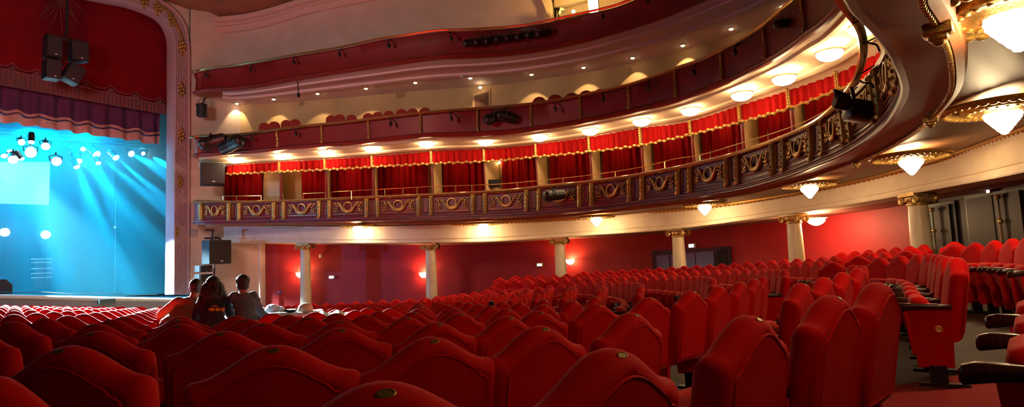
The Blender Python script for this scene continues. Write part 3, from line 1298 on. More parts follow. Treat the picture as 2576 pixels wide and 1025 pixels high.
def medallion(d0, d1):
    mid = (d0 + d1) / 2
    hw = (d1 - d0) / 2
    sx = hw / .62
    H = G1.h(mid)
    cv = .36

    def P(u, w, o=.03):
        return G1.p(mid + u*sx, cv - w / H * 1.0, o)
    g = MB()
    g.tube([P(.155*math.cos(2*PI*i/20), .02 + .165*math.sin(2*PI*i/20), .045) for i in range(20)], .027, 8, True)
    g.tube([P(.185*math.cos(PI + PI*i/12), .0 + .20*math.sin(PI + PI*i/12), .05) for i in range(13)], [.014 + .03*math.sin(PI*i/12) for i in range(13)], 8)
    for sg in (-1, 1):
        g.tube([P(sg*u, w, .05) for u, w in ((.03, -.22), (.13, -.19), (.20, -.10), (.26, .02), (.31, .13), (.335, .19))], [.02, .036, .042, .04, .034, .014], 8)
        g.tube([P(sg*u, w, .04) for u, w in ((.22, -.16), (.25, -.06), (.31, .04), (.36, .08))], .014, 4)
        for (cu, cw, r0, a0, turn) in ((.43, .10, .085, 2.6, 1), (.46, -.02, .07, .5, -1), (.40, -.13, .075, 2.0, -1), (.50, .14, .05, 0, 1), (.36, .17, .05, 1, -1), (.51, -.14, .05, 3, 1)):
            pts = []
            for i in range(13):
                t = i/12
                a = a0 + turn*t*5.4
                rr_ = r0 * (1 - .75*t)
                pts.append(P(sg*(cu + rr_*math.cos(a)), cw + rr_*math.sin(a), .04))
            g.tube(pts, [.024*(1 - .4*i/12) for i in range(13)], 7)
    for q in range(5):
        g.ell(P(-.12 + .06*q, -.235 - .015*math.cos(q*3), .035), (.022, .02, .016), 6, 4)
    f = MB()
    f.tube([P(-.57, .20, .012), P(-.57, -.27, .012), P(.57, -.27, .012), P(.57, .20, .012)], .014, 4)
    return g, f


def niche(d0, d1):
    g = MB()
    a, c = d0 + .15, d1 - .15
    if c - a < .05:
        return None
    g.tube([G1.p(a, .08, .02), G1.p(a, .66, .02), G1.p(c, .66, .02), G1.p(c, .08, .02)], .016, 4)
    return g


for i, (a, c) in enumerate(dp):
    pilaster(a).build('pilaster', gold, bal1)
    pilaster(c).build('pilaster', gold, bal1)
    g = niche(a, c)
    if g:
        g.build('niche_frame', gold, bal1)
    if i + 1 < len(dp):
        e0, e1 = c + .12, dp[i+1][0] - .12
        g, f = medallion(e0, e1)
        g.build('medallion', gold, bal1)
        f.build('panel_border', gold, bal1)

# --- second tier
F2 = [(480, 26.9), (490, 26), (600, 25.7), (698, 25.2), (870, 24.4), (1058, 23.4), (1203, 23.1), (1336, 22.6), (1458, 21.8), (1580, 20.7), (1700, 19.3), (1815, 17.7), (1921, 15.9), (2016, 14.0), (2116, 12.1), (2160, 11.2)]
RL2 = [(490, 349), (508, 346), (582, 344), (632, 339), (698, 331), (774, 321), (870, 312), (926, 305), (1058, 289.5), (1129, 283), (1203, 277), (1250, 274), (1336, 266), (1415, 254.6), (1458, 246), (1580, 220), (1650, 198), (1700, 180), (1737, 166), (1815, 139), (1847, 119), (1921, 76), (1962, 41), (2016, 0), (2080, -60), (2160, -160)]
BT2 = [(490, 396), (508, 393.6), (622, 386.5), (698, 379), (810, 369.5), (870, 366), (928, 360), (1059, 346), (1150, 344), (1250, 340.6), (1341, 330), (1464, 311), (1591, 285), (1702, 258), (1823, 213), (1929, 162), (1987, 127), (2028, 96), (2069, 67.6), (2116, 16), (2160, -50)]
xs2 = [490, 508, 545, 590, 640, 698, 774, 870, 960, 1058, 1129, 1203, 1270, 1336, 1415, 1480, 1580, 1650, 1720, 1780, 1847, 1921, 1980, 2028, 2075, 2116, 2155]
t2 = [at(496, 349, 28)] + [at(x, cr(RL2, x), cr(F2, x)) for x in xs2]
b2 = [at(496, 397, 28)] + [at(x, cr(BT2, x), cr(F2, x)) for x in xs2]
G2 = Front(t2, b2, 5)
bal2 = thing('gallery_balcony', 'middle dark red balcony front with gilt strips and brass handrail', 'balcony', vert(b2[8], b2[8].z))
G2.sweep([(.0, -.5), (-.13, -.45), (-.16, -.12), (-.12, -.02), (.02, .0), (.05, .02), (.80, -.04), (.82, .02)]).build('parapet', parapet_red, bal2)
G2.sweep([(.82, .02), (.86, .06), (.90, .08), (.94, .05), (.97, .07), (1.0, .04), (1.01, -.05)]).build('cornice', mat('red brown cornice', (130, 40, 34), .4), bal2)
g = MB()
g.tube([p + n*.16 + V((0, 0, .03)) for p, n in zip(G2.t[3:], G2.n[3:])], .05, 8)
g.build('handrail', brass, bal2)
for x in (581, 698, 810, 928, 1059, 1202, 1336, 1460, 1582, 1700, 1817, 1925, 2022):
    dd = G2.at_x(x)
    g = MB()
    rows = []
    for v, o in ((-.02, .06), (.05, .09), (.3, .06), (.6, .02), (.78, .05), (.83, .03)):
        rows.append([G2.p(dd - .05, v, -.04), G2.p(dd - .04, v, o), G2.p(dd, v, o + .02), G2.p(dd + .04, v, o), G2.p(dd + .05, v, -.04)])
    g.loft(rows)
    for q in range(9):
        g.ell(G2.p(dd + (.015 if q % 2 else -.015), .06 + .7*q/8, .07), (.03, .03, .025), 6, 4)
    g.build('gilt_strip', gold, bal2)


def hook(front, x, par, v0=.02, sz=1.0):
    dd = front.at_x(x)
    if dd is None:
        return
    g = MB()
    g.tube([front.p(dd, v0, .08), front.p(dd + .12*sz, .18, .3*sz), front.p(dd + .16*sz, .32, .34*sz)], .025*sz, 5)
    g.ell(front.p(dd + .16*sz, .36, .34*sz), (.07*sz, .07*sz, .1*sz), 8, 5)
    g.build('hook', black, par)


for x in (642, 748, 985, 1130, 1396, 1520, 1638, 1757, 1868):
    hook(G2, x, bal2)

# --- third tier
F3 = [(480, 27.4), (490, 26.6), (594, 26.1), (724, 25.3), (870, 24.5), (951, 24), (1104, 23.3), (1250, 23.2), (1402, 22.6), (1549, 21.5), (1650, 20.6), (1777, 19.1), (1870, 17.8)]
RL3 = [(490, 186), (526, 177), (594, 169), (648, 160), (724, 146), (870, 122), (951, 104), (1027, 93), (1104, 82), (1180, 79.5), (1250, 75.5), (1326, 68), (1402, 53), (1478, 36.5), (1549, 20), (1600, 0), (1680, -30), (1780, -80), (1880, -140)]
BT3 = [(490, 238), (516, 231), (597, 227), (660, 218), (749, 201.5), (870, 182), (951, 170), (1027, 158), (1104, 149), (1154, 147), (1250, 142), (1326, 134), (1402, 121.5), (1478, 104), (1554, 82), (1650, 52), (1777, 0), (1880, -46)]
xs3 = [490, 510, 545, 597, 655, 724, 800, 870, 951, 1027, 1104, 1165, 1250, 1326, 1402, 1478, 1549, 1620, 1700, 1790, 1870]
t3 = [at(496, 187, 28.2)] + [at(x, cr(RL3, x), cr(F3, x)) for x in xs3]
b3 = [at(496, 239, 28.2)] + [at(x, cr(BT3, x), cr(F3, x)) for x in xs3]
G3 = Front(t3, b3, 6)
bal3 = thing('upper_balcony', 'topmost plain dark red balcony front with slim brass handrail', 'balcony', vert(b3[8], b3[8].z))
G3.sweep([(.0, -.6), (-.05, -.5), (-.07, -.1), (-.03, .0), (.04, .03), (.30, -.05), (.82, -.02), (.84, .03)]).build('parapet', parapet_red, bal3)
G3.sweep([(.84, .03), (.88, .08), (.92, .09), (.95, .05), (.98, .07), (1.0, .05), (1.01, -.05)]).build('cornice', mat('brown red cornice', (124, 38, 30), .4), bal3)
g = MB()
g.tube([p + n*.14 + V((0, 0, .04)) for p, n in zip(G3.t[3:], G3.n[3:])], .045, 8)
g.build('handrail', brass, bal3)
for x in (524, 637, 744, 858, 980, 1128, 1517, 1631):
    hook(G3, x, bal3)

# ------------------------------------------------------------------ ceilings under the tiers
# under tier 1: tan recessed ceiling out to the frieze
BEAD = [(515, 570, 28.4), (520, 570, 28.4), (597, 570.5, 28.1), (740, 571, 27.4), (890, 571.5, 26.7), (1075, 568.5, 25.7), (1270, 559.5, 25.4), (1395, 553.5, 25.2), (1540, 544, 24.3), (1680, 531, 22.8), (1800, 518, 21.4), (1930, 499, 19.8), (2060, 476, 18.1), (2150, 457, 17.0), (2220, 440.5, 16.1), (2290, 421, 15.1), (2360, 401, 14.0), (2430, 377.5, 12.95), (2500, 352, 11.85), (2576, 324, 10.75), (2660, 291, 9.7), (2760, 248, 8.5)]
bead = [at(*q) for q in BEAD] + [V((8.0, 7.4, 3.2)), V((7.6, 5.4, 3.2)), V((6.2, 3.2, 3.2)), V((3.5, .8, 3.2)), V((-2, -1.2, 3.2))]
while len(bead) > len(t1):
    bead.pop(-2)
beadS = dense(bead, 8)
lipS = [G1.b[i] + G1.n[i]*(-.53) + V((0, 0, .06)) for i in range(len(G1.b))]
nn = min(len(beadS), len(lipS))
b = MB()
rows = []
for t in (0, .2, .4, .6, .8, 1):
    rows.append([lipS[i].lerp(beadS[i] + V((0, 0, .03)), t) for i in range(nn)])
b.loft(rows)
struct(b, 'ceiling_stalls', tan_ceil, 'tan ceiling under the lowest balcony carrying the glass lamps')
g = MB()
g.tube(beadS, .05, 6)
for q in resample(beadS, .16):
    g.ell(q + V((0, 0, -.045)), (.05, .05, .035), 6, 4)
struct(g, 'trim_2', mat('gilt bead', (178, 122, 52), .4, .6), 'thin gilded bead moulding along the top of the pale frieze')
# frieze
FB = [(480, 611), (515, 611), (665, 612), (945, 613), (1240, 609), (1381, 600), (1496, 592), (1670, 580), (1850, 558.6), (2084, 525), (2318, 484), (2576, 435.6), (2900, 360)]
BD = [(a, c) for a, c, _ in BEAD]
rows = []
xsF = list(range(515, 2860, 25))


def inw(x):
    """direction from the side wall towards the house at photo column x"""
    a, c = at(x - 20, 560, cr(COLY, x - 20)), at(x + 20, 560, cr(COLY, x + 20))
    d_ = c - a
    d_.z = 0
    d_.normalize()
    return V((d_.y, -d_.x, 0))


for v, o in ((-.02, 0), (.70, 0), (.71, .04), (.76, .05), (.77, .02), (.86, .02), (.87, .06), (.96, .08), (1, .06), (1, -.75)):
    row = []
    for x in xsF:
        Y = cr(COLY, x) - .28
        a, c = at(x, cr(BD, min(x, 2760)) - (max(0, x - 2760) * .43), Y), at(x, cr(FB, x), Y)
        row.append(a.lerp(c, v) + inw(x) * o)
    rows.append(row)
b = MB()
b.loft(rows)
struct(b, 'wall_frieze', cream, 'pale plaster frieze carried by the marble columns')
# ambulatory ceiling and red side wall
WT = [(600, 616), (665, 616), (749, 616), (945, 618), (1240, 614.5), (1381, 604), (1496, 599), (1670, 588), (1850, 570), (2084, 543), (2271, 517.6), (2576, 462), (2900, 395)]
WY = [(600, 30), (667, 29.4), (770, 29.6), (1083, 28.4), (1408, 28), (1705, 25.2), (1997, 21.6), (2280, 17.8), (2450, 15.4), (2576, 13.6), (2900, 9.5)]
wt = lambda x: at(x, cr(WT, x), cr(WY, x))
xsW = list(range(667, 2290, 20)) + [2292]
b = MB()
b.loft([[wt(x) for x in xsW], [V((wt(x).x, wt(x).y, -1.6)) for x in xsW]])
struct(b, 'wall_right', wallred, 'plain red side wall behind the row of marble columns')
b = MB()
xsC = list(range(650, 2860, 25))
b.loft([[at(x, cr(FB, x), cr(COLY, x) - .2) + inw(x)*-.6 for x in xsC], [wt(x) + inw(x)*-.3 for x in xsC]])
struct(b, 'ceiling_ambulatory', mat('dull red brown ceiling', (150, 84, 66), .7), 'low ceiling strip between the frieze and the red wall')
# dark doors at the right end
xd = [2292, 2340, 2400, 2460, 2520, 2576, 2660, 2800]
b = MB()
b.loft([[wt(x) for x in xd], [V((wt(x).x, wt(x).y, -1.6)) for x in xd]])
struct(b, 'wall_rear', brown_door, 'dark wood panelling right of the last column')


def door_box(x0, x1, y0a, y0b, dz, name, m, parent, fwd=.05, th=.06):
    """upright slab between photo columns x0 and x1, standing on the side wall line"""
    a, c = at(x0, y0a, cr(WY, x0) - .02), at(x1, y0b, cr(WY, x1) - .02)
    n_ = inw((x0 + x1) / 2)
    b = MB()
    b.prism([a + n_*fwd, c + n_*fwd, V((c.x, c.y, dz)) + n_*fwd, V((a.x, a.y, dz)) + n_*fwd], -n_*th)
    return b.build(name, m, parent)


d1 = thing('door_1', 'dark navy double door standing half open in the red side wall', None, vert(wt(1740), -.6))
d1['kind'] = 'structure'
ws = (1644, 1656, 1720, 1742, 1752, 1796, 1832)
door_box(1642, 1838, 632, 620, -.6, 'frame', black_frame, d1, .06, .1)
door_box(1654, 1690, 644, 641, -.6, 'leaf', navy_door, d1, .10, .05)
door_box(1692, 1752, 641, 636, -.6, 'leaf', navy_door, d1, .14, .05)
door_box(1754, 1798, 636, 632, -.6, 'leaf', navy_door, d1, .14, .05)
door_box(1800, 1830, 632, 629, -.6, 'leaf', brown_door, d1, .10, .05)
for (xa, ya, xb, yb) in ((1758, 694, 1759, 708), (1761, 705, 1772, 703), (1832, 694, 1833, 700)):
    g = MB()
    Yd = cr(WY, 1760) - .25
    g.cyl(at(xa, ya, Yd), at(xb, yb, Yd), .035, n=8)
    g.build('handle', brass, d1)
for nm, x0, x1, ya, yb, hx in (('door_2', 2300, 2396, 530, 513, 2343), ('door_3', 2440, 2576, 502, 478, 2508)):
    dd = thing(nm, 'tall dark wood door with brass push bar, %s' % ('just right of the last column' if nm == 'door_2' else 'at the far right edge'), None, vert(wt((x0+x1)/2), -.4))
    dd['kind'] = 'structure'
    door_box(x0 - 10, x1 + 8, ya - 8, yb - 8, -.6, 'frame', black_frame, dd, .04, .08)
    door_box(x0, hx - 2, ya, ya - (ya-yb)*(hx-x0)/(x1-x0), -.6, 'leaf', brown_door, dd, .10, .05)
    door_box(hx + 2, x1, ya - (ya-yb)*(hx-x0)/(x1-x0), yb, -.6, 'leaf', brown_door, dd, .10, .05)
    g = MB()
    Yd = cr(WY, hx) - .3
    yt = ya - (ya-yb)*(hx-x0)/(x1-x0) + 6
    ptop = at(hx, yt, Yd)
    g.cyl(ptop, V((ptop.x, ptop.y, -.1)), .03, n=8)
    g.build('push_bar', brass, dd)
    for k_ in (0, .55):
        g = MB()
        g.ell(ptop - V((0, .02, k_)), (.06, .06, .06), 10, 6)
        g.build('bar_knob', brass, dd)
    for sx in (-.14, .12):
        g = MB()
        q = V((ptop.x + sx, ptop.y - .08, 1.0))
        g.tube([q + V((0, 0, .16)), q + V((.02, -.05, .08)), q + V((.03, -.05, -.08)), q + V((.0, 0, -.2))], .025, 6)
        g.build('handle', brass, dd)

# ------------------------------------------------------------------ columns
COLS = [(768, 627), (1083, 628), (1408, 614), (1705, 591), (1997, 561), (2308, 512)]
WHERE = ['nearest the stage', 'second from the stage', 'third from the stage', 'fourth from the stage, before the navy door', 'fifth from the stage', 'at the far right, before the dark doors']
for i, (x, y) in enumerate(COLS):
    Y = cr(COLY, x)
    c = at(x, y, Y)
    top = at(x, cr(FB, x) - 1, Y).z
    flo = floor_at(from_px(x, Y))
    base = flo.z
    o = thing('marble_column', 'cream veined marble column with gilt scrolled capital, %s' % WHERE[i], 'column', (c.x, c.y, base), 'marble columns along the red wall')
    zc = top - .30
    b = MB()
    H = zc - base
    b.lathe([(.30, 0), (.30, .10), (.27, .12), (.28, .18), (.245, .24), (.235, .3), (.236, H*.35), (.222, H*.7), (.205, H - .02), (.205, H)], (c.x, c.y, base), 24)
    b.build('shaft', marble, o)
    n_ = inw(x)
    t_ = V((-n_.y, n_.x, 0))
    Rc = Matrix((t_, n_, V((0, 0, 1)))).transposed()
    b = MB()
    b.lathe([(.205, -.02), (.235, 0), (.235, .03), (.21, .04), (.22, .08), (.25, .14), (.25, .18)], (c.x, c.y, zc), 20)
    b.box((c.x, c.y, zc + .235), (.62, .56, .05), Rc)
    b.box((c.x, c.y, zc + .275), (.56, .5, .05), Rc)
    for q in range(12):
        a = 2*PI*q/12
        b.ell((c.x + .235*math.cos(a), c.y + .235*math.sin(a), zc + .12), (.04, .04, .045), 6, 4)
    cap = b.build('capital', gold, o)
    for sx in (-1, 1):
        for sn in (-1, 1):
            g = MB()
            pts = []
            for q in range(22):
                t = q/21
                a = PI/2 - sx*0 + t*4.2*PI
                rr_ = .10*(1 - t*.86)
                pts.append(V((c.x, c.y, zc + .12)) + t_*(sx*(.26 + rr_*math.cos(a)*-1*sx*sx)) + V((0, 0, rr_*math.sin(a))) + n_*(sn*.22))
            g.tube(pts, [.028*(1 - .5*q/21) for q in range(22)], 5)
            g.ell(V((c.x, c.y, zc + .12)) + t_*sx*.26 + n_*sn*.22, (.03, .03, .03), 8, 5)
            g.build('volute', gold, cap)

# ------------------------------------------------------------------ box tier interior
XI2 = [(490, 424), (571, 418), (698, 409), (870, 399.5), (1069, 384), (1100, 381.5), (1250, 375), (1346, 364.6), (1485, 346), (1612, 323.6), (1700, 313.5), (1760, 300), (1864, 266), (1987, 227.5), (2110, 184.5), (2163, 158), (2216, 131), (2300, 80)]
YI2 = [(490, 27.4), (571, 27), (698, 26.4), (870, 25.6), (1069, 25.1), (1250, 24.9), (1485, 23.4), (1700, 21.6), (1864, 19.4), (1987, 17.8), (2110, 16.3), (2216, 14.7), (2300, 13.6)]
VT = [(490, 444), (571, 439), (698, 433), (870, 424.5), (940, 420), (1087, 412), (1250, 404.6), (1351, 394.6), (1485, 382), (1616, 364.6), (1741, 338), (1864, 307), (1991, 270.5), (2110, 225), (2180, 197), (2300, 140)]
# soffit of tier 2 (cream) with mould lines
xs = list(range(500, 2290, 15))
bot2 = {}


def b2at(x):
    return at(x, cr(BT2, x), cr(F2, min(x, 2160))) if x < 2150 else at(2150, cr(BT2, 2150), cr(F2, 2150)) + V(((x - 2150)*-.012, (x-2150)*-.03, 0))


rows = []
for t, dz in ((0, .02), (.16, .02), (.18, -.03), (.25, -.03), (.27, .03), (.70, .05), (.72, .0), (.80, -.02), (.82, .03), (.97, .03), (1, -.02), (1, .5)):
    row = []
    for x in xs:
        a = b2at(x)
        c = at(x, cr(XI2, x), cr(YI2, x))
        row.append(a.lerp(c, t) + V((0, 0, dz)))
    rows.append(row)
b = MB()
b.loft(rows)
struct(b, 'ceiling_boxes', cream, 'cream ceiling under the middle balcony with round glass lamps')
DIV = [(706, 706), (820.5, 831), (939, 949), (1087, 1112), (1218, 1259), (1348.6, 1380), (1484.7, 1511), (1614.5, 1640), (1741, 1761), (1866, 1903), (1991, 2020), (2114, 2142)]
dx = [571] + [a for a, _ in DIV] + [2215]
DEP = 1.5
ybx = lambda x: cr(YI2, x) + DEP
G1T = [(s_[0], s_[1]) for s_ in S1] + [(2110, 262), (2160, 215), (2220, 139), (2300, 60)]
# back wall of the boxes
b = MB()
b.loft([[at(x, cr(XI2, x) - 8, ybx(x)) for x in xs], [at(x, cr(XI2, x) + 5000/ybx(x) * .85, ybx(x)) + V((0, 0, -.3)) for x in xs]])
struct(b, 'wall_boxes', mat('cream box wall', (206, 170, 116), .7), 'cream back wall seen inside the boxes')
# floor deck of the boxes
b = MB()
b.loft([[G1.p(dd, .62, -.5) for dd in [G1.L[-1]*.66*i/60 for i in range(61)]], [at(x, cr(G1T, x) + 28, ybx(x) + .05) for x in [500 + (2280-500)*i/60 for i in range(61)]]])
struct(b, 'floor_boxes', deck_m, 'floor of the boxes behind the maroon balcony front')


def pleat(x0, x1, ytop, ybot, Yf, amp, period, n, ns=4, thick=.03, flare=.5):
    rows = []
    for j in range(ns + 1):
        row = []
        for i in range(n + 1):
            x = x0 + (x1 - x0) * i / n
            a, c = at(x, ytop(x), Yf(x)), at(x, ybot(x), Yf(x))
            q = a.lerp(c, j/ns)
            q = V((a.x, a.y, q.z))
            ph = (x - x0) / period
            row.append(q + inw(min(x, 2560)) * amp * (math.sin(2*PI*ph) + .35*math.sin(2*PI*ph*2.3 + 1)) * (flare + (1-flare)*j/ns))
        rows.append(row)
    b = MB()
    back = [[q + V((0, thick, 0)) for q in r] for r in reversed(rows)]
    b.loft(rows + back, cv=True)
    return b


nb = len(dx) - 1
for i in range(nb):
    x0, x1 = dx[i] + .5, dx[i+1] - .5
    o = thing('box_pelmet', 'short red pleated pelmet with gold fringe over the %s box from the stage' % ORD[i], 'pelmet', at((x0+x1)/2, cr(VT, (x0+x1)/2), cr(YI2, (x0+x1)/2)), 'red pelmets over the boxes')
    sc_ = cr(YI2, x0) / F
    pleat(x0, x1, lambda x: cr(XI2, x) - 1, lambda x: cr(VT, x), lambda x: cr(YI2, x) - .05, .06, .23/sc_, 110).build('pleated_cloth', drape, o)
    g = MB()
    q0 = [at(x0 + (x1-x0)*t/60, cr(VT, x0 + (x1-x0)*t/60), cr(YI2, x0 + (x1-x0)*t/60) - .11) for t in range(61)]
    for j, q in enumerate(resample(q0, .17)):
        g.ell(q + V((0, 0, .02*(-1)**j)), (.075, .04, .055), 6, 4)
    g.tube(q0[::4], .025, 5)
    g.build('gold_fringe', gold, o)
for i, (x, xr) in enumerate(DIV):
    o = thing('box_partition', 'cream partition with red post and gilt cap, %s from the stage' % ORD[i], 'partition', at(x, cr(VT, x) + 60, cr(YI2, x)), 'cream partitions between the boxes')
    Yf = cr(YI2, x)
    tp, bt = at(x, cr(VT, x), Yf), at(x, cr(G1T, x) + 6, Yf)
    g = MB()
    n_ = inw(x)
    Rz = Matrix((V((-n_.y, n_.x, 0)), n_, V((0, 0, 1)))).transposed()
    H = tp.z - bt.z
    g.box((tp.x, tp.y, (tp.z + bt.z)/2), (.05, .12, H + .2), Rz)
    g.build('post', mat('dark red post', (96, 18, 18), .5) if 'dark red post' not in bpy.data.materials else bpy.data.materials['dark red post'], o)
    rt = at(xr, cr(VT, xr), Yf + DEP)
    g = MB()
    a, c = V((tp.x, tp.y, 0)) - n_*.05, V((rt.x, rt.y, 0))
    sd = (c - a).cross(V((0, 0, 1))).normalized() * .03
    g.prism([a - sd + V((0, 0, bt.z - .1)), c - sd + V((0, 0, bt.z - .1)), c - sd + V((0, 0, tp.z + .5)), a - sd + V((0, 0, tp.z + .5))], sd*2)
    g.build('panel', bpy.data.materials['cream box wall'], o)
    g = MB()
    zt2 = at(x, cr(XI2, x), Yf).z
    for j in range(7):
        z = tp.z + (zt2 - tp.z)*j/6
        g.ell(V((tp.x, tp.y, z)) + n_*.13, (.05, .04, .045), 6, 4)
    g.box(V((tp.x, tp.y, (tp.z + zt2)/2)) + n_*.10, (.09, .05, zt2 - tp.z), Rz)
    g.build('gilt_cap', gold, o)
CUR = [(566, 658), (759, 819), (832, 937), (950, 1076), (1113, 1215), (1260, 1351), (1380, 1484), (1512, 1613), (1641, 1741), (1762, 1866), (1904, 1992), (2021, 2112), (2143, 2200)]
for i, (x0, x1) in enumerate(CUR):
    o = thing('box_curtain', 'full length dark red curtain hanging in the box, %s from the stage' % ORD[i], 'curtain', at((x0+x1)/2, cr(G1T, (x0+x1)/2), ybx((x0+x1)/2) - .15), 'red curtains in the boxes')
    sc_ = ybx(x0) / F
    pleat(x0, x1, lambda x: cr(XI2, x) - 4, lambda x: cr(G1T, x) + 14, lambda x: ybx(x) - .18, .075, .30/sc_, 100, flare=.8).build('cloth', drape, o)
for i, (x0, x1) in enumerate(zip(dx, dx[1:])):
    xm = (x0 + x1) / 2
    ld = bpy.data.lights.new('box_fill', 'POINT')  # unseen point light added in every box to brighten its cream walls
    ld.energy = 9
    ld.color = (1, .66, .32)
    ld.shadow_soft_size = .1
    lo = bpy.data.objects.new('box_fill', ld)
    COL.objects.link(lo)
    lo.location = at(xm, cr(VT, xm) - 6, ybx(xm) - .75)
# slim brass rail on the box parapet
BR = [(561, 494), (660, 493), (758, 488), (940, 478), (1087, 470), (1250, 464), (1351, 455), (1485, 441), (1619, 420), (1700, 400), (1760, 391), (1823, 373), (2007, 313.5), (2110, 262), (2150, 238)]
segs = [(561, 657), (700, 712), (762, 818), (832, 936)] + [(945, 1300)] + [(1300, 1700), (1700, 2140)]
o = thing('box_rail', 'slim brass rail on short posts along the top of the box balcony', 'rail', at(1250, 480, 24.2))
for (a, c) in segs:
    g = MB()
    pts = [at(x, cr(BR, x), cr(YI2, x) - .6 if x < 1400 else cr(YI2, x) - .9) for x in [a + (c-a)*i/24 for i in range(25)]]
    if c < 940:
        pts = [pts[0] - V((0, 0, .22))] + pts + [pts[-1] - V((0, 0, .22))]
    g.tube(pts, .016, 5)
    g.build('rail_bar', brass, o)
for x in (595, 884, 968, 1014, 1049, 1146, 1187, 1301, 1416, 1548, 1672, 1760):
    q = at(x, cr(BR, x), cr(YI2, x) - .6 if x < 1400 else cr(YI2, x) - .9)
    g = MB()
    g.cyl(q, q - V((0, 0, .34)), .018, n=6)
    g.build('rail_post', brass, o)
# small things in the boxes
b = MB()
q = at(1243, 462, 25.4)
b.rbox(q, (.5, .3, .3), .04)
tag(b.build('black_bag', black_soft), 'dark bag resting on the box parapet by a cream partition', 'bag')
o = thing('box_sconce', 'small lit candle bracket inside the box right of a cream partition', 'wall lamp', at(1255, 420, ybx(1255) - .2))
g = MB()
q = at(1255.5, 408, ybx(1255) - .3)
g.ell(q, (.05, .05, .09), 8, 5)
g.build('flame', emit('lit candle', (1, .7, .3), 25), o)
g = MB()
g.tube([q - V((0, 0, .09)), q - V((0, 0, .25)), q + V((.02, .1, -.34))], .018, 5)
g.build('arm', brass, o)

# ------------------------------------------------------------------ second tier interior
XC = [(560, 262), (579, 266), (700, 262), (870, 248), (1044, 232), (1250, 216), (1400, 196), (1500, 181), (1650, 147), (1839, 92), (1990, 30), (2100, -30)]
WY2 = [(560, 28.9), (579, 28.9), (700, 28.4), (870, 27.7), (1250, 26.6), (1467, 25.5), (1650, 24), (1839, 22), (1969, 20.3), (2100, 18.5)]
xs = list(range(560, 2090, 18))


def b3at(x):
    xx = min(x, 1870)
    q = at(xx, cr(BT3, xx), cr(F3, xx))
    return q + V(((x - xx)*.006, (x - xx)*-.018, 0))


b = MB()
b.loft([[at(x, cr(XC, x) - 3, cr(WY2, x)) for x in xs], [at(x, cr(RL2, x) + 60, cr(WY2, x)) for x in xs]])
struct(b, 'wall_gallery', mat('yellowed plaster', (214, 178, 130), .75, col2=(200, 160, 114), scale=1), 'yellowish back wall of the middle gallery under small downlights')
rows = []
for t, dz in ((0, .03), (.20, .03), (.21, -.03), (.25, -.03), (.26, .05), (.50, .07), (.51, -.02), (.55, -.04), (.59, -.02), (.60, .06), (1, .04)):
    row = []
    for x in xs:
        a = b3at(x)
        c = at(x, cr(XC, x), cr(WY2, x))
        row.append(a.lerp(c, t) + V((0, 0, dz)))
    rows.append(row)
b = MB()
b.loft(rows)
struct(b, 'ceiling_gallery', mat('dull pink plaster', (232, 204, 200), .7), 'dull pink moulded ceiling under the topmost balcony')
# left end closing wall of gallery is wall_stage; deck
b = MB()
b.loft([[at(x, cr(RL2, x), cr(F2, min(x, 2160))) + V((0, .5, -.62)) for x in xs], [at(x, cr(RL2, x), cr(WY2, x)) + V((0, 0, -.75)) for x in xs]])
struct(b, 'floor_gallery', deck_m, 'floor of the middle gallery behind its red balcony front')
# door frame + porch in the gallery
o = thing('door_4', 'small pale framed doorway at the back of the middle gallery', None, at(1210, 260, 25.9))
o['kind'] = 'structure'
Yq = cr(WY2, 1210) - .12


def slab(x0, y0, x1, y1, Y, th, name, m, par):
    b = MB()
    b.prism([at(x0, y0[0], Y), at(x1, y1[0], Y), at(x1, y1[1], Y), at(x0, y0[1], Y)], V((0, th, 0)))
    return b.build(name, m, par)


slab(1189, (236, 280), 1234, (222, 280), Yq, .1, 'frame', bpy.data.materials['yellowed plaster'], o)
slab(1194, (241, 280), 1228, (231, 280), Yq - .03, .05, 'leaf', mat('brown leaf', (110, 66, 44), .6), o)
# vents on the gallery wall
for (x0, x1, ya, yb, h_, lab) in ((752, 796, 252, 250, 14, 'left of the seats'), (996, 1050, 232, 228, 14, 'near the middle'), (1582, 1628, 170, 164, 15, 'at the right')):
    Yq = cr(WY2, x0) - .06
    b = MB()
    b.prism([at(x0, ya, Yq), at(x1, yb, Yq), at(x1, yb + h_, Yq), at(x0, ya + h_, Yq)], V((0, .06, 0)))
    tag(b.build('wall_vent', mat('dull plaster vent', (176, 136, 104), .8)), 'flat rectangular panel on the gallery back wall, %s' % lab, 'vent', 'panels on the gallery wall')
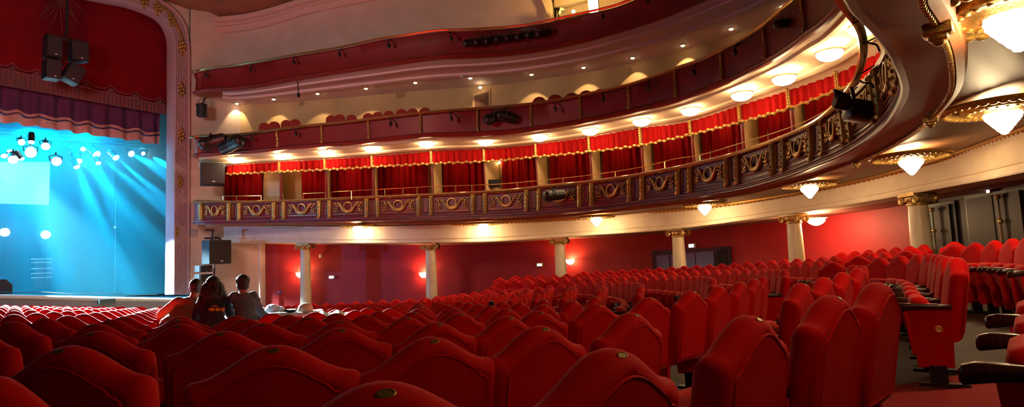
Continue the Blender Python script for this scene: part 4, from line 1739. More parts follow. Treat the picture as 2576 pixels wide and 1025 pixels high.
# gallery seats
GS = [(665, 309, .95), (690, 306, 1), (720, 302, .9), (742, 300, .95), (833, 290, .9), (854, 288, .9), (884, 289, .9), (926, 285, .9), (950, 282, .95), (978, 279, .9), (1010, 275, 1), (1038, 273, .9), (1069, 271, 1), (1356, 244, 1.1), (1396, 238, 1.2), (1438, 234, 1.2), (1474, 228, 1.1), (1509, 224, 1.0), (1552, 216, .9)]
gs0 = None
for i, (x, y, s_) in enumerate(GS):
    Y = cr(F2, x) + 1.25
    tp = at(x, y, Y)
    ang = math.atan2(-inw(x).x, inw(x).y) + PI
    if gs0 is None:
        o = thing('gallery_chair', 'x', 'seat', (0, 0, 0), 'seats in the middle gallery')
        b = MB()
        rows = []
        for yy, ins in ((.05, .05), (.07, .01), (0, 0), (-.06, .01), (-.07, .04)):
            row = [V((-.23 + ins, yy, 0)), V((.23 - ins, yy, 0))]
            for q in range(13):
                a = PI*q/12
                row.append(V(((.23 - ins)*math.cos(a), yy, .50 + (.22 - ins)*math.sin(a))))
            rows.append(row)
        b.loft(rows, cu=True)
        m = len(rows[0])
        n = len(b.v)
        b.f += [tuple(range(n-m, n)), tuple(reversed(range(m)))]
        b.build('backrest', mat('faded red seat', (176, 44, 24), .7, sheen=.3), o)
        b = MB()
        b.rbox((0, .22, .16), (.42, .32, .12), .04)
        b.build('seat', bpy.data.materials['faded red seat'], o)
        gs0 = o
    else:
        o = copy_tree(gs0)
    o.location = tp - V((0, 0, .72*s_))
    o.scale = (s_*1.05, s_, s_)
    o.rotation_euler = (0, 0, ang + (.5 if i < 4 else .2))
    o['label'] = 'round-backed red seat showing above the middle balcony, %s from the stage' % ORD[i]

# ------------------------------------------------------------------ upper wall and ceiling
CN = [(490, 96), (526, 88), (625, 78), (700, 60), (780, 36), (936, 4), (1100, -30), (1300, -70), (1420, -95), (1700, -160)]
WY3 = [(480, 28.4), (490, 28.6), (625, 28.2), (780, 27.2), (936, 26.6), (1250, 26.4), (1390, 26.2), (1700, 25)]
xs = list(range(484, 1400, 18))
b = MB()
b.loft([[at(x, cr(CN, x) - 10, cr(WY3, x)) for x in xs], [at(x, cr(RL3, x) + 45, cr(WY3, x)) for x in xs]])
struct(b, 'wall_upper', cream_pink, 'pale plaster wall above the topmost balcony')
rows = []
for u, h in ((0, 0), (0, .14), (4, .22), (12, .28), (15, .2), (22, .2), (24, .34), (34, .40), (36, .1)):
    rows.append([at(x, cr(CN, x) - u, cr(WY3, x)) + inw(x)*h for x in xs])
b = MB()
b.loft(rows)
struct(b, 'trim_3', mat('pink cornice', (224, 178, 168), .6), 'pale pink moulded cornice near the ceiling')
rows = []
for t, dz in ((0, 0), (.05, .5), (.2, 1.1), (.5, 1.6), (1, 1.8)):
    rows.append([(at(x, cr(CN, x) - 34, cr(WY3, x))).lerp(V((0, 6, 13)) + V(((x - 900)*.01, 0, 0)), t) + V((0, 0, dz)) for x in xs])
b = MB()
b.loft(rows)
struct(b, 'ceiling_dome', brown_ceil, 'brown coved ceiling over the auditorium')
# lit recess in the top gallery
b = MB()
xs4 = [1384, 1440, 1500, 1560, 1640, 1760, 1880]
b.loft([[at(x, -140, 27.5 - (x-1384)*.006) for x in xs4], [at(x, cr(RL3, x) + 40, 27.5 - (x-1384)*.006) for x in xs4]])
struct(b, 'wall_recess', cream, 'warm lit back wall of the top gallery beside the arch')
b = MB()
b.prism([at(1394, 18, 26.6), at(1496, -4, 26.4), at(1496, -60, 26.4), at(1394, -40, 26.6)], V((0, .3, 0)))
struct(b, 'trim_4', cream, 'moulded pale beam over the top gallery recess')
rows = []
for r_ in (0, .12, .2, .3):
    rows.append([at(1372 + 16*math.sin(PI/2*t/8) - r_*0, 60 - 100*(t/8) , 26.0) + V((-.9*(1-math.cos(PI/2*t/8)) + r_, 0, r_)) for t in range(9)])
b = MB()
b.loft(rows)
struct(b, 'trim_5', cream, 'curved pale arch edge where the upper wall ends')
o = thing('flood_lamp', 'white hot flood lamp shining behind the topmost balcony rail', 'lamp', at(1494, 30, 24.6))
g = MB()
g.rbox(at(1493, 16, 24.6), (.36, .12, .5), .03)
g.build('lens', flood_m, o)
g = MB()
g.rbox(at(1493, 16, 24.8), (.44, .16, .6), .03)
g.build('housing', black, o)
ld = bpy.data.lights.new('flood', 'POINT')
ld.energy = 170
ld.color = (1, .58, .14)
ld.shadow_soft_size = .15
lo = bpy.data.objects.new('flood', ld)
COL.objects.link(lo)
lo.parent = o
lo.location = (-.45, .3, .55)
o = thing('gallery_bracket', 'brown post and bracket with pale cap in the top gallery', 'bracket', at(1403, 40, 25.5))
g = MB()
g.cyl(at(1397, 22, 25.5), at(1397, 60, 25.5), .05, n=8)
g.cyl(at(1404, 22, 25.5), at(1408, 60, 25.5), .05, n=8)
g.cyl(at(1394, 22, 25.5), at(1412, 22, 25.5), .05, n=8)
g.build('post', brown_door, o)
g = MB()
g.prism([at(1410, 18, 25.3), at(1422, 24, 25.3), at(1412, 26, 25.3), at(1408, 36, 25.3), at(1404, 34, 25.3)], V((0, .3, 0)))
g.build('cap', cream_cloth, o)
o = thing('gallery_lamp', 'small round lit lamp in the top gallery left of the flood lamp', 'lamp', at(1442, 29, 26.8))
g = MB()
g.ell(at(1442.5, 29, 26.3), (.075, .06, .075), 10, 6)
g.build('bulb', down_m, o)
b = MB()
b.prism([at(1424, 40, 26), at(1478, 31, 26), at(1478, 44, 26), at(1424, 52, 26)], V((0, .3, 0)))
tag(b.build('dark_panel', brown_door), 'dark low panel behind the topmost rail left of the flood lamp', 'panel')

# ------------------------------------------------------------------ lamps
ROSE = [(900, 568, 26.0), (1215, 562, 24.9), (1500, 545, 23.6), (1772, 513, 20.6), (2035, 463, 16.1), (2290, 392, 12.0), (2520, 268, 8.2), (2552, 12, 4.75)]


def rose_lamp(x, y, Y, i, world=None):
    c = world if world is not None else at(x, y, Y)
    o = thing('rose_lamp', 'large lit crystal ceiling lamp with gilt ring, %s from the stage under the balcony' % ORD[i], 'ceiling lamp', c + V((0, 0, .12)), 'crystal lamps under the lowest balcony')
    b = MB()
    b.lathe([(.60, .03), (.68, .02), (.70, -.015), (.67, -.05), (.62, -.05), (.59, -.02), (.59, .02)], c, 40, caps=False)
    for q in range(40):
        a = 2*PI*q/40
        b.ell(c + V((.645*math.cos(a), .645*math.sin(a), -.05)), (.045, .045, .022), 10, 6)
    b.build('outer_ring', gold, o)
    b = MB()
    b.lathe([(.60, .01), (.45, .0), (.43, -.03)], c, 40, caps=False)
    b.build('dark_annulus', mat('brown annulus', (120, 76, 48), .6) if 'brown annulus' not in bpy.data.materials else bpy.data.materials['brown annulus'], o)  # brown band between the two gilt rings
    b = MB()
    b.lathe([(.46, -.01), (.45, -.06), (.41, -.07), (.37, -.05), (.31, -.06), (.25, -.09), (.23, -.1)], c, 36, caps=False)
    for q in range(24):
        a = 2*PI*q/24
        b.ell(c + V((.385*math.cos(a), .385*math.sin(a), -.065)), (.04, .026, .016), 10, 6, Matrix.Rotation(a, 3, 'Z'))
    b.build('inner_ring', gold, o)
    b = MB()
    b.lathe([(.20, -.08), (.205, -.12), (.195, -.16), (.165, -.20), (.135, -.235), (.12, -.26), (.09, -.29), (.078, -.315), (.05, -.34), (.04, -.36), (1e-4, -.375)], c, 80, caps=False)
    for q, v in enumerate(b.v):      # beaded glass
        k_ = 1 + .045*math.cos(2*PI*(q % 80)/80*20) * (1 if (q // 80) % 2 else -1)
        b.v[q] = V((c.x + (v.x - c.x)*k_, c.y + (v.y - c.y)*k_, v.z))
    b.build('crystal_bowl', bowl_m, o)
    return o


for i, q in enumerate(ROSE):
    rose_lamp(*q, i)
for i, q in enumerate(((2.3, 1.5, 3.04),)):
    dim = rose_lamp(0, 0, 0, 8 + i, V(q))
    for ch in dim.children:
        if ch.name.startswith('crystal_bowl'):
            ch.data.materials[0] = emit('dim glass bowl', WARM, 38)
DOME = [(590.5, 403.7), (707, 394.8), (820, 386.5), (935, 376), (1073, 365), (1221, 359), (1357, 348), (1485, 332), (1614, 308.5), (1737, 281), (1866, 242), (1972.5, 201), (2087, 138), (2172, 74)]
for i, (x, y) in enumerate(DOME):
    Y = (cr(YI2, x)*.42 + cr(F2, min(x, 2150))*.58)
    c = at(x, y - 3, Y)
    zc = None
    o = thing('dome_lamp', 'shallow lit glass dome lamp on the cream ceiling above the boxes, %s from the stage' % ORD[i], 'ceiling lamp', c, 'glass dome lamps above the boxes')
    b = MB()
    b.lathe([(.31, .06), (.32, .035), (.30, .02)], c, 28, caps=False)
    b.build('rim', brass, o)
    b = MB()
    b.lathe([(.30, .03), (.295, -.02), (.25, -.09), (.18, -.135), (.10, -.16), (1e-4, -.17)], c, 24, caps=False)
    b.build('glass_dome', dome_m, o)
DL = [(596, 260.6), (688.6, 249.7), (799, 235.7), (920.5, 222.6), (1044.8, 208), (1183, 196.5), (1337, 187.4), (1468, 169.7), (1591.4, 145.6), (1717.5, 114.3), (1839, 72.7), (1968.7, 16.4)]
for i, (x, y) in enumerate(DL):
    a, c2 = b3at(x), at(x, cr(XC, x), cr(WY2, x))
    # where the sight line meets the ceiling strip
    t = (y - px(a)[1]) / max(1e-3, (px(c2)[1] - px(a)[1]))
    t = max(.62, min(.95, t))
    c = at(x, y, a.lerp(c2, t).y)
    o = thing('gallery_downlight', 'small round lit downlight in the gallery ceiling, %s from the stage' % ORD[i], 'downlight', c, 'downlights in the gallery ceiling')
    b = MB()
    b.lathe([(.10, .06), (.105, .0), (.085, -.01), (.075, .01)], c, 16, caps=False)
    b.build('rim', brass, o)
    b = MB()
    b.ell(c + V((0, 0, -.0)), (.075, .075, .05), 12, 6)
    b.build('bulb', down_m, o)
    ld = bpy.data.lights.new('beam', 'SPOT')
    ld.energy = 75
    ld.color = (1, .72, .36)
    ld.spot_size = math.radians(78)
    ld.spot_blend = .25
    ld.shadow_soft_size = .04
    lo = bpy.data.objects.new('beam', ld)
    COL.objects.link(lo)
    lo.parent = o
    lo.location = (0, .0, -.07)
    wl = at(x, y, cr(WY2, x))
    dv = V((wl.x, wl.y, 0)) - V((c.x, c.y, 0))
    dv = (dv.normalized() * .35 if dv.length > .05 else V((0, .35, 0))) + V((0, 0, -1))
    lo.rotation_euler = dv.to_track_quat('-Z', 'Y').to_euler()
o = thing('door_lamp', 'tiny lit lamp above the gallery doorway', 'wall lamp', at(1208, 221, 26.3))
g = MB()
g.ell(at(1208, 220.6, 26.3), (.07, .05, .05), 10, 6)
g.build('bulb', down_m, o)
# wall sconces on the red wall
for i, (x, y, lab) in enumerate(((755, 690, 'half hidden by the column nearest the stage'), (1065, 690, 'half hidden by the second column'), (1434, 657, 'right of the third column'))):
    Y = cr(WY, x) - .22
    c = at(x, y, Y)
    o = thing('wall_sconce', 'glowing half-bowl lamp on the red wall, %s' % lab, 'wall lamp', c, 'glowing lamps on the red wall')
    b = MB()
    b.lathe([(.02, -.16), (.10, -.13), (.17, -.04), (.19, .05), (.175, .06), (.15, -.02), (.02, -.1)], c, 20, caps=False)
    b.build('bowl', sconce_m, o)
    b = MB()
    b.ell(c + V((0, .2, -.05)), (.06, .04, .1), 8, 5)
    b.build('wall_plate', brass, o)
    ld = bpy.data.lights.new('uplight', 'POINT')
    ld.energy = 48
    ld.color = (1, .5, .2)
    ld.shadow_soft_size = .03
    lo = bpy.data.objects.new('uplight', ld)
    COL.objects.link(lo)
    lo.parent = o
    lo.location = (0, -.01, .015)
c = at(2053, 556, 19.4)
o = thing('passage_lamp', 'bright crystal lamp under the low ceiling right of the fifth column', 'ceiling lamp', c, None)
b = MB()
b.lathe([(.36, .12), (.34, .08), (.24, .05)], c, 24, caps=False)
b.build('plate', cream, o)
b = MB()
b.lathe([(.24, .05), (.26, .0), (.20, -.07), (.10, -.13), (1e-4, -.15)], c, 20, caps=False)
b.build('crystal_bowl', emit('lit passage bowl', WARM, 90), o)
ld = bpy.data.lights.new('glow', 'POINT')
ld.energy = 60
ld.color = (1, .6, .26)
ld.shadow_soft_size = .1
lo = bpy.data.objects.new('glow', ld)
COL.objects.link(lo)
lo.parent = o
lo.location = (0, 0, -.28)

# signs, emergency lights
def wall_box(x0, y0, x1, y1, m, name, label, cat, grp=None, lit=None, back=.1):
    xm = (x0 + x1)/2
    Y = cr(WY, xm) - back
    b = MB()
    c = at(xm, (y0+y1)/2, Y)
    w_, h_ = (x1-x0)*Y/F, (y1-y0)*Y/F
    n_ = inw(xm)
    Rz = Matrix((V((-n_.y, n_.x, 0)), n_, V((0, 0, 1)))).transposed()
    o = thing(name, label, cat, c, grp)
    b.rbox(c, (w_, .1, h_), .015, Rz)
    b.build('housing', m, o)
    if lit:
        b = MB()
        b.rbox(c + n_*.05, (w_*.7, .03, h_*.6), .01, Rz)
        b.build('lit_panel', lit, o)
    return o


wall_box(827, 694, 843, 702, white_plastic, 'emergency_light', 'small lit emergency light on red wall right of the first column', 'emergency light', lit=exit_white)
wall_box(1349, 662, 1366, 672, mat('gilt box', (150, 130, 70), .5), 'emergency_light', 'oval greenish lit emergency light left of the third column', 'emergency light', lit=exit_m)
wall_box(1731, 613, 1750, 625, grey_plate, 'emergency_light', 'white lit emergency light above the navy door', 'emergency light', lit=exit_white)
wall_box(2482, 477, 2502, 487, mat('brass box', (150, 110, 60), .4, .5), 'emergency_light', 'small lit lamp above the rightmost dark door', 'emergency light', lit=exit_white)
wall_box(2330, 508, 2342, 515, mat('brass box', (150, 110, 60), .4, .5), 'emergency_light', 'small lit lamp peeking out right of the last column', 'emergency light', lit=exit_white)
wall_box(803, 640, 810, 649, white_plastic, 'wall_sensor', 'small pale sensor high on the red wall right of first column', 'sensor')
o = wall_box(695, 731, 707, 740, mat('blue sign', (60, 80, 150), .5), 'wall_sign', 'small blue and red notice on the red wall near the stage', 'sign')
c = at(699, 735, cr(WY, 700) - .18)
b = MB()
b.box(c, (.12, .02, .1))
b.build('red_field', mat('red sign', (190, 40, 40), .5), o)

# ------------------------------------------------------------------ loudspeakers
RZp = Matrix.Rotation(math.atan2(PD.y, PD.x), 3, 'Z')


def speaker(c, w, d, h, R, label, par_group=None, cat='speaker'):
    o = thing('loudspeaker', label, cat, c, par_group)
    b = MB()
    b.rbox(c, (w, d, h), .03, R)
    b.build('cabinet', blackbox, o)
    b = MB()
    b.box(c + R @ V((0, -d/2 - .005, 0)), (w*.86, .03, h*.86), R)
    b.build('grille', grille_m, o)
    b = MB()
    b.box(c + R @ V((w*.05, -d/2 - .025, -h*.38)), (w*.12, .015, h*.04), R)
    b.build('badge', white_plastic, o)
    return o


Dk = 1.6
sc0 = (onpl(160, 150, Dk) - EYE).y / F
Ck = [(132, 120, 40, 56, 0, 'upper left of the hanging four'), (196, 131, 46, 53, .05, 'upper right of the hanging four'), (130, 177, 39, 50, 0, 'lower left of the hanging four'), (183, 187, 44, 48, -.42, 'tilted, lower right of the hanging four')]
for x, y, w, h, rot, lab in Ck:
    c = onpl(x, y, Dk)
    kx = 1/ (1600 * .9)
    Ry = RZp @ Matrix.Rotation(-rot, 3, 'Y')
    ww = w * sc0 / 1.0
    speaker(c, ww*.86, .5, h * sc0, Ry, 'black square loudspeaker, %s before the red curtain' % lab, 'loudspeakers hanging before the curtain')
o = thing('speaker_hanger', 'black pole and crossbar holding four loudspeakers', 'hanger', onpl(168, 40, Dk))
b = MB()
b.cyl(onpl(171, -60, Dk), onpl(168, 76, Dk), .05, n=8)
b.tube([onpl(168, 76, Dk), onpl(164, 90, Dk), onpl(162, 160, Dk), onpl(158, 168, Dk)], .02, 6)
b.cyl(onpl(168, 76, Dk), onpl(160, 92, Dk), .03, n=6)
b.cyl(onpl(168, 76, Dk), onpl(174, 92, Dk), .03, n=6)
b.build('pole', black, o)
b = MB()
b.cyl(onpl(114, 87, Dk), onpl(206, 106, Dk), .05, n=8)
b.build('crossbar', black, o)
# house right speakers on the pale wall
c = onpl(534, 440, 2.0)
sc1 = (c - EYE).y / F
speaker(c, 62*sc1*.9, .8, 54*sc1, RZp @ Matrix.Rotation(-.5, 3, 'Z'), 'large black loudspeaker cabinet hanging above the box balcony', 'loudspeakers beside the stage frame')
c = onpl(508, 277, 1.0)
sc1 = (c - EYE).y / F
o = thing('drum_speaker', 'small black drum-shaped speaker hanging beside the middle balcony', 'speaker', c)
b = MB()
b.lathe([(.18, -.30), (.22, -.27), (.225, 0), (.22, .24), (.15, .28)], c, 18)
b.build('cabinet', blackbox, o)
b = MB()
b.tube([c + V((-.2, 0, .1)), c + V((-.28, 0, .25)), c + V((-.1, 0, .45)), c + V((.05, 0, .5)), c + V((.2, 0, .3))], .014, 5)
b.cyl(c + V((.0, 0, .27)), onpl(517, 246, 1.0), .03, n=6)
b.build('bracket', black, o)
c = onpl(545, 635, 1.6)
sc1 = (c - EYE).y / F
speaker(c, 68*sc1*.86, .6, 60*sc1, RZp, 'blue lit large loudspeaker on a pole above the people', 'loudspeakers beside the stage frame')
o = thing('speaker_pole', 'thin pole and clamp frame carrying the blue lit loudspeaker', 'pole', vert(c, -1.6))
b = MB()
p0_ = onpl(539, 662, 1.2)
b.cyl(p0_, V((p0_.x, p0_.y, -1.7)), .04, n=8)
b.cyl(onpl(533, 606, 1.2), onpl(535, 582, 1.2), .05, n=8)
b.build('post', black, o)
b = MB()
for yy, xa, xb in ((579.5, 516, 538), (600, 514, 551)):
    b.cyl(onpl(xa, yy, 1.2), onpl(xb, yy, 1.2), .04, n=6)
b.tube([onpl(541, 596, 1.6), onpl(552, 602, 1.6), onpl(562, 608, 1.6), onpl(572, 610, 1.6)], .03, 5)
b.build('clamp_bar', black, o)
for y, w, lab in ((677, 40, 'upper'), (699, 41, 'lower')):
    c = onpl(512, y, 1.2)
    sc1 = (c - EYE).y / F
    speaker(c, w*sc1*.86, .4, 17*sc1, RZp, 'small blue lit loudspeaker, %s one of two beside the frame foot' % lab, 'loudspeakers beside the stage frame')
    b = MB()
b = MB()
q = onpl(512, 708, 1.2)
b.box(V((q.x, q.y, (q.z - 1.7)/2)), (.5, .4, q.z + 1.7), RZp)
tag(b.build('speaker_plinth', blackbox), 'dark plinth under two small loudspeakers by the frame', 'plinth')
b = MB()
q = onpl(488, 587, .08)
b.rbox(q, (.32, .12, .36), .02, RZp)
tag(b.build('junction_box', grey_plate), 'small grey wall box beside the frame below the box balcony', 'wall box')
b = MB()
q = onpl(537, 272, .05)
b.box(q, (.32, .04, .12), RZp @ Matrix.Rotation(.25, 3, 'Y'))
tag(b.build('wall_plaque', mat('dull plaque', (150, 120, 120), .6)), 'small faded plaque on the pale wall beside the drum speaker', 'plaque')

# ------------------------------------------------------------------ stage lanterns on the rails
def rail_lantern(x, y, Y, size, aim, label, grp):
    c = at(x, y, Y)
    o = thing('rail_lantern', label, 'lantern', c, grp)
    lantern_parts(o, c, V(aim), size, black, yk=.45)
    return o


rail_lantern(530, 358, 25.3, 2.0, (-1, -.2, -.3), 'large black lantern on the middle rail, nearest the stage', 'black lanterns clamped to the balcony rails')
rail_lantern(588, 362, 25.0, 2.1, (1, -.3, .35), 'large black lantern on the middle rail, second from the stage', 'black lanterns clamped to the balcony rails')
rail_lantern(1240, 297, 22.7, 1.5, (-1, -.2, -.4), 'left of two small black lanterns on the middle rail at its centre', 'black lanterns clamped to the balcony rails')
rail_lantern(1272, 294, 22.6, 1.5, (-1, -.2, .3), 'right of two small black lanterns on the middle rail at its centre', 'black lanterns clamped to the balcony rails')
for i in range(8):
    x = 1182 + 26*i
    rail_lantern(x, 108 - 3.4*i, cr(F3, x) - .4, 1.15, (-1, -.25, -.15 - .1*(i % 3)), 'black lantern in the cluster on the topmost rail, %s from left' % ORD[i], 'lanterns clustered on the topmost rail')
rail_lantern(1391, 492, 21.9, 1.5, (-1, -.35, -.1), 'black lantern clamped in front of a gilded medallion', 'black lanterns clamped to the balcony rails')
rail_lantern(1966, 60, 14.6, .9, (-1, -.3, -.2), 'small black lantern on the middle rail far right', 'black lanterns clamped to the balcony rails')
# big lantern at right
c = at(2152, 268, 9.6)
o = thing('large_lantern', 'big black stage lantern with barn doors clamped to the right of the box balcony', 'lantern', c)
q = V((-1, .1, .25)).normalized().to_track_quat('Z', 'Y').to_matrix()
b = MB()
b.rbox(at(2158, 280, 9.6), (.36, .3, .34), .05, q)
b.lathe([(.12, .1), (.125, .25), (.10, .3)], at(2150, 262, 9.6), 16, q)
b.build('body', black, o)
b = MB()
e = at(2120, 248, 9.6)
b.prism([e + V(p) for p in ((-.12, 0, .16), (.05, -.06, .06), (.10, -.06, -.08), (-.12, 0, -.02))], (0, .02, 0))
b.prism([e + V(p) for p in ((-.10, .1, .02), (.08, .12, .02), (.10, .1, -.12), (-.06, .1, -.12))], (0, .02, 0))
b.build('barn_door', black, o)
b = MB()
b.tube([at(2150, 262, 9.6), at(2146, 236, 9.7), at(2142, 222, 9.9)], .03, 6)
b.build('clamp', black, o)
for i, (pp, lab) in enumerate(((((2180, 107), (2195, 110), (2206, 114), (2213, 130)), 'upper'), (((2162, 202), (2172, 208), (2190, 209), (2198, 222)), 'middle'), (((2110, 279), (2118, 284), (2128, 290), (2140, 296)), 'lower'))):
    g = MB()
    Yq = (7.9, 9.0, 10.4)[i]
    g.tube(smooth([at(x, y, Yq) for x, y in pp], 4), .014, 7)
    g.build('bent_arm', black, bal1)
# hanging cable with hook near the stage
b = MB()
b.tube([at(749, 205, 24.6), at(750, 225, 24.6), at(751, 242, 24.6)], .02, 5)
b.ell(at(751, 240, 24.6), (.07, .07, .1), 8, 5)
tag(b.build('hanging_hook', black), 'short black cable with a hook hanging below the topmost balcony', 'hook')
o = thing('ceiling_camera', 'small white camera dome under the topmost balcony', 'camera', at(1163, 194, 24.6))
g = MB()
g.ell(at(1163, 193, 24.4), (.09, .09, .05), 10, 6)
g.build('dome', white_plastic, o)

# ------------------------------------------------------------------ people at the mixing desk
def fuse(b, voxel=.01, it=6):
    """one continuous surface out of overlapping closed volumes"""
    me = bpy.data.meshes.new('t')
    me.from_pydata(b.v, [], b.f)
    bm = bmesh.new()
    bm.from_mesh(me)
    bmesh.ops.recalc_face_normals(bm, faces=bm.faces)
    bm.to_mesh(me)
    bm.free()
    o = bpy.data.objects.new('t', me)
    COL.objects.link(o)
    m = o.modifiers.new('r', 'REMESH')
    m.mode = 'VOXEL'
    m.voxel_size = voxel
    m2 = o.modifiers.new('s', 'SMOOTH')
    m2.factor = .5
    m2.iterations = it
    bpy.context.view_layer.update()
    dg = bpy.context.evaluated_depsgraph_get()
    dg.update()
    me2 = bpy.data.meshes.new_from_object(o.evaluated_get(dg))
    bpy.data.objects.remove(o)
    for p in me2.polygons:
        p.use_smooth = True
    return me2


def limb(b, pts, rs, n=12):
    """tapered limb with rounded ends"""
    pts = [V(p) for p in pts]
    P = smooth(pts, 5)
    R = []
    for i in range(len(rs) - 1):
        for k in range(5):
            R.append(rs[i] + (rs[i+1] - rs[i]) * k / 5)
    R.append(rs[-1])
    b.tube(P, R, n)
    b.ell(P[0], (R[0],)*3, 10, 6)
    b.ell(P[-1], (R[-1],)*3, 10, 6)


def link_mesh(me, name, m, parent):
    me.materials.clear()
    me.materials.append(m)
    for p in me.polygons:
        p.material_index = 0
    me.name = name
    o = bpy.data.objects.new(name, me)
    COL.objects.link(o)
    o.parent = parent
    return o


def person(hx, hy, Y, lean, arms, hair, top_m, label, yawz, slim=1.0):
    """hx, hy: top of the head in the photo. lean: sideways shift of head relative to hips (m).
    local frame: +Y = the way the body faces, X = right"""
    fl = floor_at(from_px(hx, Y)).z
    head_top = at(hx, hy, Y)
    root = thing('person', label, 'person', (head_top.x, head_top.y, fl))
    root.rotation_euler = (0, 0, yawz)
    H = head_top.z - fl            # height of the bent figure
    hip = V((-lean, -.34, .90))
    chest = V((-lean*.45, -.14, H - .45))
    neck = V((-lean*.08, .01, H - .21))
    head = V((0, .05, H - .12))
    sl, sr = V((-.165*slim - lean*.25, -.03, H - .295 + arms.get('ls', 0))), V((.165*slim - lean*.25, -.03, H - .295 + arms.get('rs', 0)))
    el, hl = V(arms['el']) + V((0, 0, H)), V(arms['hl']) + V((0, 0, H))
    er, hr = V(arms['er']) + V((0, 0, H)), V(arms['hr']) + V((0, 0, H))
    kl, al = V((-lean - .12, -.26, .48)), V((-lean - .13, -.36, .08))
    kr, ar = V((-lean + .12, -.26, .48)), V((-lean + .13, -.36, .08))
    tl, tr = al + V((0, .18, -.05)), ar + V((0, .18, -.05))
    hjl, hjr = hip + V((-.1, 0, -.06)), hip + V((.1, 0, -.06))
    up = (chest - hip).normalized()
    B = MB()

    def trunk(b, g):
        rows = []
        top = neck + V((0, -.03, -.05))
        ctr = [hip + V((0, 0, -.10)), hip, hip.lerp(chest, .5), chest, (sl + sr)/2 + V((0, -.01, -.05)), (sl + sr)/2 + V((0, .0, .035)), top]
        wid = [(.13, .11), (.165, .125), (.155*slim, .115), (.175*slim, .125), (.175*slim, .105), (.13*slim, .08), (.06, .06)]
        for c_, (wx, wy) in zip(ctr, wid):
            ax = (sr - sl).normalized()
            ay = up.cross(ax).normalized() * -1
            ay = V((0, 1, 0)).lerp(ay, .6).normalized() if ay.y > 0 else V((0, 1, 0))
            rows.append([c_ + ax*(wx + g)*math.cos(2*PI*q/20) + ay*(wy + g)*math.sin(2*PI*q/20) for q in range(20)])
        o0 = len(b.v)
        b.loft(rows, cu=True)
        b.f += [tuple(range(len(b.v) - 20, len(b.v))), tuple(reversed(range(o0, o0 + 20)))]
    trunk(B, 0)
    limb(B, [neck + V((0, -.04, -.06)), head + V((0, -.01, -.06))], [.065, .058])
    B.ell(head + V((0, .015, .0)), (.078, .098, .118), 16, 10)
    B.ell(head + V((0, .05, -.075)), (.05, .045, .04), 12, 8)
    for sx in (-1, 1):
        B.ell(head + V((sx*.08, .005, -.01)), (.016, .024, .034), 8, 6)
        B.ell(head + V((sx*.032, .096, .012)), (.018, .012, .012), 8, 5)
    B.ell(head + V((0, .122, -.02)), (.014, .022, .026), 8, 6)
    B.ell(head + V((0, .105, -.06)), (.028, .012, .010), 8, 5)
    limb(B, [sl, el, hl], [.06, .045, .028])
    limb(B, [sr, er, hr], [.06, .045, .028])
    limb(B, [hjl, kl, al], [.095, .062, .042])
    limb(B, [hjr, kr, ar], [.095, .062, .042])
    for hnd, elb, sg in ((hl, el, 1), (hr, er, -1)):
        fw = (hnd - elb).normalized()
        fw = (fw + V((0, .3, -.2))).normalized()
        sd = fw.cross(V((0, 0, 1))).normalized() * sg
        dn = V((0, 0, -1))
        palm = hnd + fw*.055
        Rp = Matrix((sd, fw, sd.cross(fw))).transposed()
        B.ell(palm, (.043, .055, .018), 12, 8, Rp)
        for off, L in ((-.031, .062), (-.0105, .078), (.0105, .072), (.031, .054)):
            k1 = palm + fw*.04 + sd*off
            limb(B, [k1 - fw*.01, k1 + fw*L*.5 + dn*.006, k1 + fw*L*.8 + dn*.026], [.0105, .0095, .008], 8)
        th = hnd + fw*.025 - sd*.03
        limb(B, [th, th + fw*.035 - sd*.025 + dn*.006, th + fw*.06 - sd*.022 + dn*.012], [.014, .012, .009], 8)
    body = link_mesh(fuse(B, .008, 4), 'body', skin_m, root)
    # clothes
    C_ = MB()
    trunk(C_, .022)
    for a_, e_, h_ in ((sl, el, hl), (sr, er, hr)):
        limb(C_, [a_, e_, e_.lerp(h_, .86)], [.074, .062, .048], 14)
    me_ = fuse(C_, .012, 8)
    for v in me_.vertices:      # folds of the cloth
        q = v.co
        v.co = q + v.normal * (.010*pnoise(V((q.x*5 + hx, q.y*5, q.z*15))) + .006*pnoise(V((q.x*19, q.y*19, q.z*24 + hy))))
    link_mesh(me_, 'top', top_m, root)
    D_ = MB()
    D_.ell(hip + V((0, .01, -.10)), (.175, .135, .13), 18, 10)
    limb(D_, [hjl, kl, al + V((0, 0, .03))], [.115, .08, .062], 14)
    limb(D_, [hjr, kr, ar + V((0, 0, .03))], [.115, .08, .062], 14)
    link_mesh(fuse(D_, .014, 6), 'trousers', jeans_m, root)
    for a_, t_ in ((al, tl), (ar, tr)):
        sh = MB()
        sh.ell((a_ + t_)/2 + V((0, .0, -.005)), (.05, .15, .05), 12, 7)
        sh.v = [V((v.x, v.y, max(v.z, 0))) for v in sh.v]
        o_ = sh.build('shoe', black)
        o_.parent = root
    hb = MB()
    if hair == 'short':
        for i_ in range(1):
            hb.ell(head + V((0, -.018, .028)), (.088, .096, .105), 16, 10)
            hb.ell(head + V((0, -.045, -.03)), (.078, .062, .09), 14, 8)
    elif hair == 'thick':
        hb.ell(head + V((0, -.018, .03)), (.096, .102, .112), 16, 10)
        hb.ell(head + V((0, -.05, -.03)), (.09, .07, .10), 14, 8)
        for q in range(14):
            a = 2*PI*q/14
            hb.ell(head + V((.07*math.cos(a), -.025 + .075*math.sin(a), .055 + .02*math.sin(q*2.3))), (.034, .034, .045), 7, 5)
    else:
        hb.ell(head + V((0, -.02, .03)), (.105, .11, .118), 16, 10)
